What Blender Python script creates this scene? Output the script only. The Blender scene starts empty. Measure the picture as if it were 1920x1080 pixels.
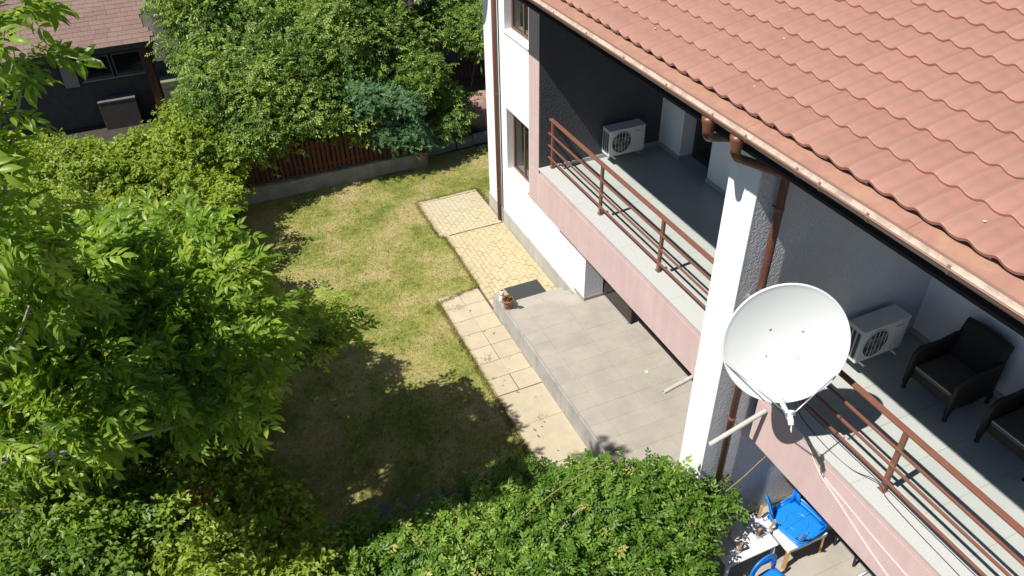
import bpy, math, random
import numpy as np
from mathutils import Vector, Matrix
R_ = math.radians
rnd = random.Random(7)
rng = np.random.default_rng(11)
scene = bpy.context.scene
col = scene.collection

# ------------------------------------------------------------------ camera
CAM = Vector((0.0, 0.0, 10.85))
pitch, yaw, roll = R_(37.362), R_(23.245), R_(-1.245)
f_ = Vector((math.sin(yaw)*math.cos(pitch), math.cos(yaw)*math.cos(pitch), -math.sin(pitch)))
r0 = Vector((math.cos(yaw), -math.sin(yaw), 0)); u0 = r0.cross(f_)
r_ = r0*math.cos(roll) + u0*math.sin(roll); u_ = -r0*math.sin(roll) + u0*math.cos(roll)
cd = bpy.data.cameras.new('camera'); cam = bpy.data.objects.new('camera', cd); col.objects.link(cam)
cam.matrix_world = Matrix(((r_.x, u_.x, -f_.x, CAM.x), (r_.y, u_.y, -f_.y, CAM.y), (r_.z, u_.z, -f_.z, CAM.z), (0, 0, 0, 1)))
cd.sensor_width = 36; cd.lens = 36*1439.2/1920; cd.clip_start = .1; cd.clip_end = 400
scene.camera = cam

# ------------------------------------------------------------------ sky, sun, exposure
SUN = Vector((-1, -.12, 1.46)).normalized()
w = bpy.data.worlds.new('World'); scene.world = w; w.use_nodes = True
nt = w.node_tree; bg = nt.nodes['Background']
sky = nt.nodes.new('ShaderNodeTexSky'); sky.sky_type = 'NISHITA'; sky.sun_disc = False
sky.air_density = 1.0; sky.dust_density = .15; sky.ozone_density = 4.0
sky.sun_elevation = math.asin(SUN.z); sky.sun_rotation = math.atan2(SUN.x, SUN.y)
nt.links.new(sky.outputs[0], bg.inputs[0]); bg.inputs[1].default_value = .06
sd = bpy.data.lights.new('sun', 'SUN'); so = bpy.data.objects.new('sun', sd); col.objects.link(so)
sd.energy = 5.0; sd.angle = R_(.53); sd.color = (1, .955, .88)
so.rotation_euler = (-SUN).to_track_quat('-Z', 'Y').to_euler(); so.location = (-20, 0, 40)
vs = scene.view_settings
vs.view_transform = 'Standard'; vs.look = 'None'; vs.gamma = 1; vs.use_curve_mapping = False; vs.exposure = .5

# ------------------------------------------------------------------ materials
MATS = {}
def mat(name, c, rough=.7, var=.12, vscale=3., bump=0., bscale=60., metal=0., spec=.4, c2=None, c2scale=1.2, c2lo=.45, c2hi=.7, objvar=0., detail=6., bdist=.01, streak=0.):
    m = bpy.data.materials.new(name); m.use_nodes = True; N = m.node_tree.nodes; L = m.node_tree.links
    b = N['Principled BSDF']; b.inputs['Roughness'].default_value = rough; b.inputs['Metallic'].default_value = metal
    b.inputs['Specular IOR Level'].default_value = spec
    tc = N.new('ShaderNodeTexCoord')
    n = N.new('ShaderNodeTexNoise'); n.inputs['Scale'].default_value = vscale; n.inputs['Detail'].default_value = detail; n.inputs['Roughness'].default_value = .65
    L.new(tc.outputs['Object'], n.inputs['Vector'])
    mr = N.new('ShaderNodeMapRange'); mr.inputs[1].default_value = .3; mr.inputs[2].default_value = .7; mr.inputs[3].default_value = 1-var; mr.inputs[4].default_value = 1+var
    L.new(n.outputs[0], mr.inputs[0])
    base = N.new('ShaderNodeMix'); base.data_type = 'RGBA'; base.inputs[6].default_value = (*c, 1)
    if c2:
        n2 = N.new('ShaderNodeTexNoise'); n2.inputs['Scale'].default_value = c2scale; n2.inputs['Detail'].default_value = 7; n2.inputs['Roughness'].default_value = .7
        L.new(tc.outputs['Object'], n2.inputs['Vector'])
        m2 = N.new('ShaderNodeMapRange'); m2.inputs[1].default_value = c2lo; m2.inputs[2].default_value = c2hi; L.new(n2.outputs[0], m2.inputs[0])
        L.new(m2.outputs[0], base.inputs[0]); base.inputs[7].default_value = (*c2, 1)
    else:
        base.inputs[0].default_value = 0
    sc = N.new('ShaderNodeVectorMath'); sc.operation = 'SCALE'; L.new(base.outputs[2], sc.inputs[0])
    if streak:
        mp = N.new('ShaderNodeMapping'); mp.inputs['Scale'].default_value = (5, 5, .45); L.new(tc.outputs['Object'], mp.inputs['Vector'])
        ns = N.new('ShaderNodeTexNoise'); ns.inputs['Scale'].default_value = 1.; ns.inputs['Detail'].default_value = 8; ns.inputs['Roughness'].default_value = .72; L.new(mp.outputs[0], ns.inputs['Vector'])
        ms = N.new('ShaderNodeMapRange'); ms.inputs[1].default_value = .42; ms.inputs[2].default_value = .72; ms.inputs[3].default_value = 1.; ms.inputs[4].default_value = 1-streak; L.new(ns.outputs[0], ms.inputs[0])
        sm = N.new('ShaderNodeMath'); sm.operation = 'MULTIPLY'; L.new(mr.outputs[0], sm.inputs[0]); L.new(ms.outputs[0], sm.inputs[1]); mr = sm
    if objvar:
        oi = N.new('ShaderNodeObjectInfo'); mo = N.new('ShaderNodeMapRange'); mo.inputs[3].default_value = 1-objvar; mo.inputs[4].default_value = 1+objvar
        L.new(oi.outputs['Random'], mo.inputs[0]); mm = N.new('ShaderNodeMath'); mm.operation = 'MULTIPLY'
        L.new(mo.outputs[0], mm.inputs[0]); L.new(mr.outputs[0], mm.inputs[1]); L.new(mm.outputs[0], sc.inputs['Scale'])
    else:
        L.new(mr.outputs[0], sc.inputs['Scale'])
    L.new(sc.outputs[0], b.inputs['Base Color'])
    if bump:
        nb = N.new('ShaderNodeTexNoise'); nb.inputs['Scale'].default_value = bscale; nb.inputs['Detail'].default_value = 4
        L.new(tc.outputs['Object'], nb.inputs['Vector'])
        bp = N.new('ShaderNodeBump'); bp.inputs['Strength'].default_value = bump; bp.inputs['Distance'].default_value = bdist
        L.new(nb.outputs[0], bp.inputs['Height']); L.new(bp.outputs[0], b.inputs['Normal'])
    MATS[name] = m
    return m

def leaf_mat(name, c0, c1, c2, trans=.35, rough=.42, yellow=None):
    m = bpy.data.materials.new(name); m.use_nodes = True; N = m.node_tree.nodes; L = m.node_tree.links
    b = N['Principled BSDF']; b.inputs['Roughness'].default_value = rough; b.inputs['Specular IOR Level'].default_value = .32
    at = N.new('ShaderNodeAttribute'); at.attribute_name = 'rnd'
    oi = N.new('ShaderNodeObjectInfo'); ad = N.new('ShaderNodeMath'); ad.operation = 'ADD'; L.new(at.outputs['Fac'], ad.inputs[0]); L.new(oi.outputs['Random'], ad.inputs[1])
    fr = N.new('ShaderNodeMath'); fr.operation = 'FRACT'; L.new(ad.outputs[0], fr.inputs[0])
    cr = N.new('ShaderNodeValToRGB'); cr.color_ramp.elements[0].color = (*c0, 1); cr.color_ramp.elements[1].color = (*c2, 1)
    e = cr.color_ramp.elements.new(.5); e.color = (*c1, 1)
    if yellow:
        cr.color_ramp.elements[-1].position = .975
        e = cr.color_ramp.elements.new(.992); e.color = (*yellow, 1)
    L.new(fr.outputs[0], cr.inputs[0]); L.new(cr.outputs[0], b.inputs['Base Color'])
    t = N.new('ShaderNodeBsdfTranslucent')
    hs = N.new('ShaderNodeHueSaturation'); hs.inputs['Hue'].default_value = .485; hs.inputs['Value'].default_value = 1.5; hs.inputs['Saturation'].default_value = 1.08
    L.new(cr.outputs[0], hs.inputs['Color']); L.new(hs.outputs[0], t.inputs[0])
    mx = N.new('ShaderNodeMixShader'); mx.inputs[0].default_value = trans
    L.new(b.outputs[0], mx.inputs[1]); L.new(t.outputs[0], mx.inputs[2]); L.new(mx.outputs[0], N['Material Output'].inputs[0])
    MATS[name] = m
    return m

mat('white_render', (.80, .80, .79), .85, .03, 2, .35, 70, bdist=.006, streak=.08)
mat('grey_render', (.60, .61, .66), .9, .06, 2.5, .9, 34, bdist=.022)
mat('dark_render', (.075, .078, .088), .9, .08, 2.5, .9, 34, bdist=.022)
mat('pink_render', (.56, .405, .385), .85, .035, 2.2, .3, 75, bdist=.006, c2=(.60, .45, .43), c2scale=.8, streak=.13)
mat('plinth', (.42, .405, .37), .8, .06, 3, .25, 80, bdist=.005, c2=(.34, .33, .30), c2scale=1.4, streak=.2)
mat('sill_stone', (.46, .465, .445), .6, .10, 55, .1, 80, c2=(.30, .30, .285), c2scale=70, c2lo=.56, c2hi=.70, detail=2)
mat('white_sill', (.78, .76, .72), .5, .04, 5)
mat('balcony_tile', (.40, .42, .40), .38, .05, 3, objvar=.025)
mat('grout', (.31, .285, .25), .9, .1, 20)
mat('terrace_tile', (.365, .33, .285), .55, .07, 2.2, .05, 40, c2=(.295, .272, .24), c2scale=1.6, c2lo=.42, c2hi=.75, objvar=.018)
mat('terrace_side', (.36, .35, .33), .75, .08, 3, .12, 50, c2=(.27, .265, .25), c2scale=2.2, streak=.25)
mat('skirting', (.30, .285, .26), .6, .05, 6)
mat('yellow_paver', (.44, .37, .225), .85, .07, 9, .25, 90, objvar=.06, bdist=.004, c2=(.39, .34, .23), c2scale=1.1)
mat('tan_paver', (.44, .38, .25), .85, .07, 9, .25, 90, objvar=.06, bdist=.004, c2=(.43, .375, .275), c2scale=1.1)
mat('pale_slab', (.44, .375, .26), .85, .07, 5, .22, 70, objvar=.05, bdist=.004, c2=(.40, .35, .265), c2scale=2.2)
mat('path_bed', (.115, .09, .05), .95, .25, 18, .3, 60)
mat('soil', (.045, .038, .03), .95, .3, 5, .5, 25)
mat('concrete', (.27, .265, .245), .9, .13, 4, .3, 50, c2=(.17, .165, .15), c2scale=1.8, streak=.3)
mat('roof_metal', (.355, .180, .134), .52, .045, 3.5, .04, 30, objvar=.05, c2=(.305, .175, .140), c2scale=2.4, c2lo=.4, c2hi=.72, streak=.1)
mat('flashing', (.34, .18, .135), .5, .08, 5, c2=(.37, .215, .14), c2scale=5)
mat('gutter_brown', (.20, .115, .09), .42, .07, 6)
mat('gutter_inside', (.46, .36, .285), .6, .22, 9, c2=(.26, .19, .14), c2scale=5)
mat('pipe_brown', (.155, .058, .036), .40, .09, 5, spec=.5)
mat('soffit', (.035, .025, .02), .8, .1, 5)
mat('rail_paint', (.20, .085, .060), .42, .07, 8, spec=.5, c2=(.20, .085, .055), c2scale=9)
mat('window_brown', (.13, .062, .035), .45, .1, 12)
mat('door_brown', (.045, .032, .026), .5, .12, 10)
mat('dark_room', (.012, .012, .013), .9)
mat('curtain', (.45, .48, .47), .9, .1, 4)
mat('ac_white', (.62, .63, .61), .45, .04, 6)
mat('ac_grille', (.05, .05, .05), .5)
mat('ac_fan', (.15, .145, .135), .5)
mat('red_print', (.55, .06, .04), .5)
mat('dish', (.73, .76, .75), .5, .015, 2)
mat('galv', (.42, .43, .43), .38, .08, 12, metal=.6)
mat('lnb', (.70, .69, .62), .45)
mat('pvc_grey', (.40, .39, .36), .55, .12, 9)
mat('wicker', (.022, .016, .013), .55, .3, 60, .9, 110, bdist=.01)
mat('cushion', (.085, .078, .072), .9, .1, 10, .2, 200)
mat('cushion_trim', (.42, .40, .37), .9)
mat('black_metal', (.015, .015, .017), .45)
mat('black_rubber', (.04, .042, .045), .9, .12, 40, .3, 200)
mat('terracotta', (.30, .125, .07), .75, .15, 10, .2, 40)
mat('terracotta_worn', (.27, .15, .105), .8, .2, 12, .2, 40)
mat('potting', (.03, .02, .014), .95, .2, 30, .5, 80)
mat('flower_red', (.33, .02, .045), .6, .2, 20)
mat('flower_orange', (.62, .10, .02), .6, .2, 20)
mat('glaze_white', (.74, .71, .66), .3)
mat('glaze_red', (.42, .07, .03), .35)
mat('plastic_white', (.70, .70, .69), .4, .03, 8)
mat('plastic_clear', (.50, .54, .57), .35, .05, 8)
mat('plastic_blue', (.012, .20, .62), .35, .05, 6, spec=.5)
mat('pine_wood', (.43, .25, .10), .6, .15, 14)
mat('fence_wood', (.085, .024, .012), .75, .22, 9, .25, 60, objvar=.18)
mat('rock_pink', (.33, .21, .165), .9, .2, 4, .6, 12, c2=(.20, .14, .11), c2scale=3, bdist=.04)
mat('rock_grey', (.22, .20, .18), .9, .25, 6, .6, 16, bdist=.03)
mat('gravel', (.22, .22, .23), .9, .35, 60)
mat('shingle', (.205, .135, .115), .9, .14, 12, .3, 90, objvar=.10, c2=(.27, .20, .18), c2scale=1.3, c2lo=.55, c2hi=.72)
mat('shed_wall', (.075, .068, .06), .9, .2, 5, .3, 30)
mat('shed_frame', (.12, .12, .105), .8, .2, 7)
mat('board_pale', (.27, .28, .25), .8, .15, 4)
mat('shed_post', (.11, .045, .02), .8, .2, 9)
mat('board_green', (.20, .21, .115), .85, .2, 5)
mat('bark', (.13, .105, .08), .9, .25, 14, .6, 30, bdist=.02)
mat('bark_pale', (.30, .27, .23), .85, .2, 14, .4, 40)
mat('twig', (.23, .19, .075), .8, .2, 12)
mat('walnut_fruit', (.24, .32, .09), .5, .1, 14)
mat('cable_white', (.70, .62, .55), .5)
mat('cable_black', (.02, .02, .022), .5)
# glass
def glass_mat():
    m = bpy.data.materials.new('glass'); m.use_nodes = True; b = m.node_tree.nodes['Principled BSDF']
    b.inputs['Base Color'].default_value = (.03, .035, .035, 1); b.inputs['Roughness'].default_value = .03; b.inputs['Specular IOR Level'].default_value = .9
    b.inputs['Transmission Weight'].default_value = .55; b.inputs['IOR'].default_value = 1.5
    MATS['glass'] = m
glass_mat()
leaf_mat('walnut_leaf', (.105, .190, .022), (.205, .330, .038), (.340, .460, .070), .52, .36, (.42, .40, .10))
leaf_mat('vine_leaf', (.062, .140, .016), (.135, .245, .030), (.230, .345, .055), .38, .38, (.42, .40, .10))
leaf_mat('lime_leaf', (.120, .195, .018), (.235, .325, .036), (.355, .440, .070), .45, .42, (.36, .30, .07))
leaf_mat('ivy_leaf', (.060, .125, .016), (.145, .245, .028), (.265, .370, .052), .48, .38)
leaf_mat('trumpet_leaf', (.062, .130, .022), (.155, .245, .040), (.270, .365, .075), .38, .36)
leaf_mat('blue_leaf', (.050, .125, .050), (.105, .215, .085), (.17, .30, .125), .32, .38)

# lawn material (shared by ground sheet and blades): dry straw patches over green
def lawn_mat():
    m = bpy.data.materials.new('lawn'); m.use_nodes = True; N = m.node_tree.nodes; L = m.node_tree.links
    b = N['Principled BSDF']; b.inputs['Roughness'].default_value = .85; b.inputs['Specular IOR Level'].default_value = .2
    tc = N.new('ShaderNodeTexCoord')
    def noise(s, d=6, r=.65):
        n = N.new('ShaderNodeTexNoise'); n.inputs['Scale'].default_value = s; n.inputs['Detail'].default_value = d; n.inputs['Roughness'].default_value = r
        L.new(tc.outputs['Object'], n.inputs['Vector']); return n
    n1 = noise(.75); cr = N.new('ShaderNodeValToRGB'); E_ = cr.color_ramp.elements
    E_[0].position = .36; E_[0].color = (.140, .175, .036, 1); E_[1].position = .64; E_[1].color = (.385, .315, .150, 1)
    e = E_.new(.47); e.color = (.235, .240, .060, 1)
    e = E_.new(.74); e.color = (.33, .245, .12, 1)
    n2 = noise(7., 5, .7); mx = N.new('ShaderNodeMath'); mx.operation = 'MULTIPLY_ADD'; mx.inputs[1].default_value = .42; mx.inputs[2].default_value = -.21
    L.new(n2.outputs[0], mx.inputs[0]); ad = N.new('ShaderNodeMath'); L.new(n1.outputs[0], ad.inputs[0]); L.new(mx.outputs[0], ad.inputs[1]); L.new(ad.outputs[0], cr.inputs[0])
    n3 = noise(55., 3); mr = N.new('ShaderNodeMapRange'); mr.inputs[1].default_value = .3; mr.inputs[2].default_value = .7; mr.inputs[3].default_value = .72; mr.inputs[4].default_value = 1.22
    L.new(n3.outputs[0], mr.inputs[0]); sc = N.new('ShaderNodeVectorMath'); sc.operation = 'SCALE'; L.new(cr.outputs[0], sc.inputs[0]); L.new(mr.outputs[0], sc.inputs['Scale'])
    L.new(sc.outputs[0], b.inputs['Base Color'])
    bp = N.new('ShaderNodeBump'); bp.inputs['Strength'].default_value = .5; bp.inputs['Distance'].default_value = .02; L.new(n3.outputs[0], bp.inputs['Height']); L.new(bp.outputs[0], b.inputs['Normal'])
    MATS['lawn'] = m
lawn_mat()

# ------------------------------------------------------------------ mesh helpers
class MB:
    def __init__(s): s.v = []; s.f = []
    def add(s, vs, fs):
        o = len(s.v); s.v += [tuple(p) for p in vs]; s.f += [tuple(i+o for i in q) for q in fs]; return s
    def box(s, x0, x1, y0, y1, z0, z1, M=None):
        vs = [Vector((x, y, z)) for x in (x0, x1) for y in (y0, y1) for z in (z0, z1)]
        if M: vs = [M @ p for p in vs]
        return s.add(vs, [(0, 1, 3, 2), (4, 6, 7, 5), (0, 4, 5, 1), (2, 3, 7, 6), (0, 2, 6, 4), (1, 5, 7, 3)])
    def bar(s, a, b, wx, wy, up=Vector((0, 0, 1))):
        a = Vector(a); b = Vector(b); d = (b-a).normalized(); x = d.cross(up)
        if x.length < 1e-4: x = Vector((1, 0, 0))
        x.normalize(); y = x.cross(d)
        vs = [p + x*sx*wx/2 + y*sy*wy/2 for p in (a, b) for sx, sy in ((-1, -1), (1, -1), (1, 1), (-1, 1))]
        return s.add(vs, [(3, 2, 1, 0), (4, 5, 6, 7), (0, 1, 5, 4), (1, 2, 6, 5), (2, 3, 7, 6), (3, 0, 4, 7)])
    def tube(s, pts, r, n=8, caps=True):
        pts = [Vector(p) for p in pts]; rs = r if isinstance(r, (list, tuple)) else [r]*len(pts)
        o = len(s.v); prev = None
        for i, p in enumerate(pts):
            d = (pts[min(i+1, len(pts)-1)] - pts[max(i-1, 0)]).normalized()
            if prev is None:
                a = d.orthogonal().normalized()
            else:
                a = (prev - d*prev.dot(d)); a = a.normalized() if a.length > 1e-5 else d.orthogonal().normalized()
            prev = a; b = d.cross(a)
            for k in range(n):
                t = 2*math.pi*k/n; s.v.append(tuple(p + (a*math.cos(t) + b*math.sin(t))*rs[i]))
        for i in range(len(pts)-1):
            for k in range(n):
                s.f.append((o+i*n+k, o+i*n+(k+1) % n, o+(i+1)*n+(k+1) % n, o+(i+1)*n+k))
        if caps:
            s.f.append(tuple(o+k for k in reversed(range(n)))); s.f.append(tuple(o+(len(pts)-1)*n+k for k in range(n)))
        return s
    def lathe(s, prof, c=(0, 0, 0), n=20, M=None):
        o = len(s.v); c = Vector(c)
        for r, z in prof:
            for k in range(n):
                t = 2*math.pi*k/n; p = Vector((r*math.cos(t), r*math.sin(t), z))
                s.v.append(tuple((M @ p if M else p) + c))
        for i in range(len(prof)-1):
            for k in range(n): s.f.append((o+i*n+k, o+i*n+(k+1) % n, o+(i+1)*n+(k+1) % n, o+(i+1)*n+k))
        s.f.append(tuple(o+k for k in reversed(range(n)))); s.f.append(tuple(o+(len(prof)-1)*n+k for k in range(n)))
        return s
    def sheet(s, P):           # grid of points
        o = len(s.v); ny = len(P[0])
        for row in P: s.v += [tuple(q) for q in row]
        for i in range(len(P)-1):
            for j in range(ny-1): s.f.append((o+i*ny+j, o+i*ny+j+1, o+(i+1)*ny+j+1, o+(i+1)*ny+j))
        return s
    def mesh(s, name, m, smooth=False):
        me = bpy.data.meshes.new(name); me.from_pydata(s.v, [], s.f); me.materials.append(MATS[m])
        if smooth: me.polygons.foreach_set('use_smooth', [True]*len(me.polygons))
        me.update(); return me
WORLD = {}
def put(name, me, parent=None):
    o = bpy.data.objects.new(name, me); col.objects.link(o)
    if parent:
        o.parent = parent
        p = parent
        while p.parent: p = p.parent
        if p.name in WORLD and parent == p: o.matrix_parent_inverse = Matrix.Translation(-WORLD[p.name])
    return o
def build(mb, name, m, parent=None, smooth=False, bevel=0., solid=0.):
    o = put(name, mb.mesh(name, m, smooth), parent)
    if solid:
        k = o.modifiers.new('solid', 'SOLIDIFY'); k.thickness = solid; k.offset = 0
    if bevel:
        k = o.modifiers.new('bevel', 'BEVEL'); k.width = bevel; k.segments = 2; k.limit_method = 'ANGLE'
    return o
def tag(o, label, cat, group=None, kind=None):
    if label: o['label'] = label
    if cat: o['category'] = cat
    if group: o['group'] = group
    if kind: o['kind'] = kind
    return o
def thing(name, label, cat, loc=(0, 0, 0), rz=0, group=None, world=False):
    e = bpy.data.objects.new(name, None); col.objects.link(e); e.location = loc; e.rotation_euler = (0, 0, rz); e.empty_display_size = .2
    if world: WORLD[e.name] = Vector(loc)
    return tag(e, label, cat, group)
def copy_tree(o, parent=None):
    c = o.copy(); col.objects.link(c)
    if parent: c.parent = parent
    for ch in o.children: copy_tree(ch, c)
    return c
def struct(o): o['kind'] = 'structure'; return o
B = lambda *a: MB().box(*a)

# ------------------------------------------------------------------ setting: ground, lawn, paths, terrace
g = []
nx, ny = 60, 60
for i in range(nx+1):
    row = []
    for j in range(ny+1):
        x = -60 + 140*i/nx; y = -30 + 150*j/ny
        row.append((x, y, -.03 + (0 if (-6 < x < 10 and y < 26) else -.02 + .04*math.sin(x*.5)*math.cos(y*.4))))
    g.append(row)
struct(build(MB().sheet(g), 'ground', 'soil'))
# the lawn, with a slightly uneven edge
edge = []
pts_l = [(-.9, 6.6), (-.9, 10), (-.8, 13), (-.6, 16), (.1, 18.2), (.3, 19.56)]
pts_r = [(3.88, 6.4), (3.88, 9.9), (3.86, 13.2), (4.92, 13.42), (4.93, 15.70), (4.80, 15.76), (4.80, 17.64), (6.56, 17.64), (6.66, 16.7), (8.3, 16.7), (8.3, 20.05), (5.8, 20.05), (5.6, 19.56)]
def wob(p, a=.03): return (p[0]+rnd.uniform(-a, a), p[1]+rnd.uniform(-a, a))
def dense(pts, st=.12, a=.025):
    out = []
    for p, q in zip(pts, pts[1:]):
        n = max(1, int(math.dist(p, q)/st))
        for k in range(n): out.append(wob((p[0]+(q[0]-p[0])*k/n, p[1]+(q[1]-p[1])*k/n), a))
    return out+[pts[-1]]
poly = dense(pts_l) + [(5.6, 19.56)][:0] + list(reversed(dense(pts_r)))
mb = MB(); mb.v = [(x, y, .012) for x, y in poly]; mb.f = [tuple(reversed(range(len(poly))))]
lawn = struct(build(mb, 'lawn', 'lawn'))

def inpoly(x, y):
    c = np.zeros(len(x), bool); P = poly; j = len(P)-1
    for i in range(len(P)):
        xi, yi = P[i]; xj, yj = P[j]
        with np.errstate(divide='ignore', invalid='ignore'):
            k = ((yi > y) != (yj > y)) & (x < (xj-xi)*(y-yi)/(yj-yi+1e-12)+xi)
        c ^= k; j = i
    return c
def tri_mesh(name, V, F, m, rattr=None, parent=None, smooth=False):
    me = bpy.data.meshes.new(name); n = len(V); k = len(F)
    me.vertices.add(n); me.vertices.foreach_set('co', np.ascontiguousarray(V, np.float32).ravel())
    me.loops.add(k*3); me.loops.foreach_set('vertex_index', np.ascontiguousarray(F, np.int32).ravel())
    me.polygons.add(k); me.polygons.foreach_set('loop_start', np.arange(0, k*3, 3, dtype=np.int32))
    me.polygons.foreach_set('loop_total', np.full(k, 3, np.int32))
    if smooth: me.polygons.foreach_set('use_smooth', np.ones(k, bool))
    if rattr is not None:
        a = me.attributes.new('rnd', 'FLOAT', 'POINT'); a.data.foreach_set('value', np.ascontiguousarray(rattr, np.float32))
    me.materials.append(MATS[m]); me.update(calc_edges=True); me.validate()
    return put(name, me, parent)
N = 190000
gx = rng.uniform(-.9, 8.3, N); gy = rng.uniform(6.4, 20, N)
k = inpoly(gx, gy); gx, gy = gx[k], gy[k]; n = len(gx)
h = rng.uniform(.012, .045, n); a = rng.uniform(0, 2*np.pi, n); wd = rng.uniform(.004, .008, n); lx = rng.normal(0, .5, n)*h; ly = rng.normal(0, .5, n)*h
V = np.empty((n, 3, 3)); V[:, 0] = np.stack([gx-np.cos(a)*wd, gy-np.sin(a)*wd, np.full(n, .01)], 1)
V[:, 1] = np.stack([gx+np.cos(a)*wd, gy+np.sin(a)*wd, np.full(n, .01)], 1); V[:, 2] = np.stack([gx+lx, gy+ly, .012+h], 1)
gr = tri_mesh('grass', V.reshape(-1, 3), np.arange(n*3).reshape(-1, 3), 'lawn')
tag(gr, 'short dry grass of the back garden lawn, straw yellow and green', 'grass', kind='stuff')

ex = []
for p, q in zip(pts_r, pts_r[1:]):
    if p[1] < 17.8 and q[1] < 17.8:
        for _ in range(int(math.dist(p, q)*900)):
            t = rnd.random(); ex.append((p[0]+(q[0]-p[0])*t - abs(rnd.gauss(0, .05)) + .025, p[1]+(q[1]-p[1])*t + rnd.gauss(0, .03)))
for _ in range(60):
    cx_, cy_ = rnd.uniform(0, 4.6), rnd.uniform(9, 19.3)
    for _ in range(rnd.randint(20, 70)): ex.append((cx_+rnd.gauss(0, .06), cy_+rnd.gauss(0, .06)))
ex = np.array(ex); n = len(ex); h = rng.uniform(.02, .085, n); a = rng.uniform(0, 2*np.pi, n); wd = rng.uniform(.003, .007, n)
V = np.empty((n, 3, 3)); V[:, 0] = np.stack([ex[:, 0]-np.cos(a)*wd, ex[:, 1]-np.sin(a)*wd, np.full(n, .01)], 1); V[:, 1] = np.stack([ex[:, 0]+np.cos(a)*wd, ex[:, 1]+np.sin(a)*wd, np.full(n, .01)], 1)
V[:, 2] = np.stack([ex[:, 0]+rng.normal(0, .6, n)*h, ex[:, 1]+rng.normal(0, .6, n)*h, .012+h], 1)
tag(tri_mesh('grass_tufts', V.reshape(-1, 3), np.arange(n*3).reshape(-1, 3), 'lawn'), 'longer grass tufts along the paving edges and scattered in the lawn', 'grass', kind='stuff')
n = 420; lx_ = rng.uniform(-.4, 4.6, n); ly_ = rng.uniform(7.5, 19.4, n); a = rng.uniform(0, 6.28, n); sz = rng.uniform(.02, .05, n)
V = np.empty((n, 4, 3))
for i_, (du, dv, dz) in enumerate(((-1, 0, .02), (0, .45, .03), (1, 0, .025), (0, -.45, .028))): V[:, i_] = np.stack([lx_+sz*(du*np.cos(a)-dv*np.sin(a)), ly_+sz*(du*np.sin(a)+dv*np.cos(a)), np.full(n, dz+.012)], 1)
mat('dry_leaf', (.26, .15, .06), .8, .4, 3.)
tag(tri_mesh('fallen_leaves', V.reshape(-1, 3), (np.array([(0, 1, 2), (0, 2, 3)])[None]+4*np.arange(n)[:, None, None]).reshape(-1, 3), 'dry_leaf'), 'dry brown leaves fallen on the lawn', 'leaves', kind='stuff')

# yellow block path along the house wall: continuous joints run along the wall
path = struct(build(B(4.80, 6.6, 12.42, 17.64, -.06, -.004), 'path', 'path_bed'))
def paver_mesh(nm, lx, ly, m, h=.045):
    o = .006
    mb = MB(); mb.add([(0, 0, 0), (lx, 0, 0), (lx, ly, 0), (0, ly, 0), (0, 0, h-o), (lx, 0, h-o), (lx, ly, h-o), (0, ly, h-o), (o, o, h), (lx-o, o, h), (lx-o, ly-o, h), (o, ly-o, h)],
           [(0, 1, 5, 4), (1, 2, 6, 5), (2, 3, 7, 6), (3, 0, 4, 7), (4, 5, 9, 8), (5, 6, 10, 9), (6, 7, 11, 10), (7, 4, 8, 11), (8, 9, 10, 11)])
    return mb.mesh(nm, m)
pw, pl, gap = .108, .215, .007
specs = []
def lay(x0, x1, y0, y1, m, stag=.5):
    c = 0; x = x0
    while x + pw <= x1 + .01:
        y = y0 - (c % 2)*pl*stag
        while y < y1 - .02:
            a, b = max(y, y0), min(y + pl, y1)
            if b - a > .04: specs.append((x, a, b - a, m))
            y += pl + gap
        x += pw + gap; c += 1
lay(5.05, 6.58, 12.42, 15.70, 'yellow_paver'); lay(4.80, 6.58, 15.74, 17.52, 'tan_paver')
yy = 12.45
while yy < 15.7: specs.append((4.935, yy, .2, 'yellow_paver')); yy += .207
xx = 4.80
while xx < 6.5: specs.append((xx, 17.53, -1, 'yellow_paver')); xx += .217
specs.sort(key=lambda s: s[1])
pm = {}
rest = {}
for i, (x, y, ln, m) in enumerate(specs):
    dz = rnd.uniform(-.006, .004); rx, ry = rnd.uniform(-.012, .012), rnd.uniform(-.012, .012)
    key = (round(ln, 2), m)
    if key not in pm: pm[key] = paver_mesh('paver', .21 if ln < 0 else pw, .10 if ln < 0 else ln, m)
    if i < 300:
        o = put('paver', pm[key], path); o.location = (x+rnd.uniform(-.003, .003), y, -.008+dz); o.rotation_euler = (rx, ry, rnd.uniform(-.012, .012))
    else:
        M = Matrix.Translation((x, y, -.008+dz)) @ Matrix.Rotation(rx, 4, 'X') @ Matrix.Rotation(ry, 4, 'Y')
        me = pm[key]; rest.setdefault(m, MB()).add([M @ v.co for v in me.vertices], [tuple(p.vertices) for p in me.polygons])
for m, mb in rest.items(): tag(build(mb, 'pavers', m, path), None, None, kind='stuff')
# large square slabs beside the terrace
slabs = struct(build(B(3.9, 4.88, 4.9, 13.36, -.07, -.006), 'slab_path', 'path_bed'))
y = 13.37; i = 0
while y > 10.0:
    for c in range(2):
        xa = 3.885 + c*.505 + rnd.uniform(-.012, .012)
        mb = B(xa, xa+.49, y-.482, y, -.03, .028)
        build(mb, 'slab', 'pale_slab', slabs, bevel=.006).rotation_euler = (0, 0, 0)
    y -= .490; i += 1
for (a, b) in ((9.05, 9.93), (8.0, 9.045), (6.9, 7.99), (5.2, 6.89)):
    build(B(3.90, 4.885, a, b, -.03, .024), 'slab', 'pale_slab', slabs, bevel=.006)

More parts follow.
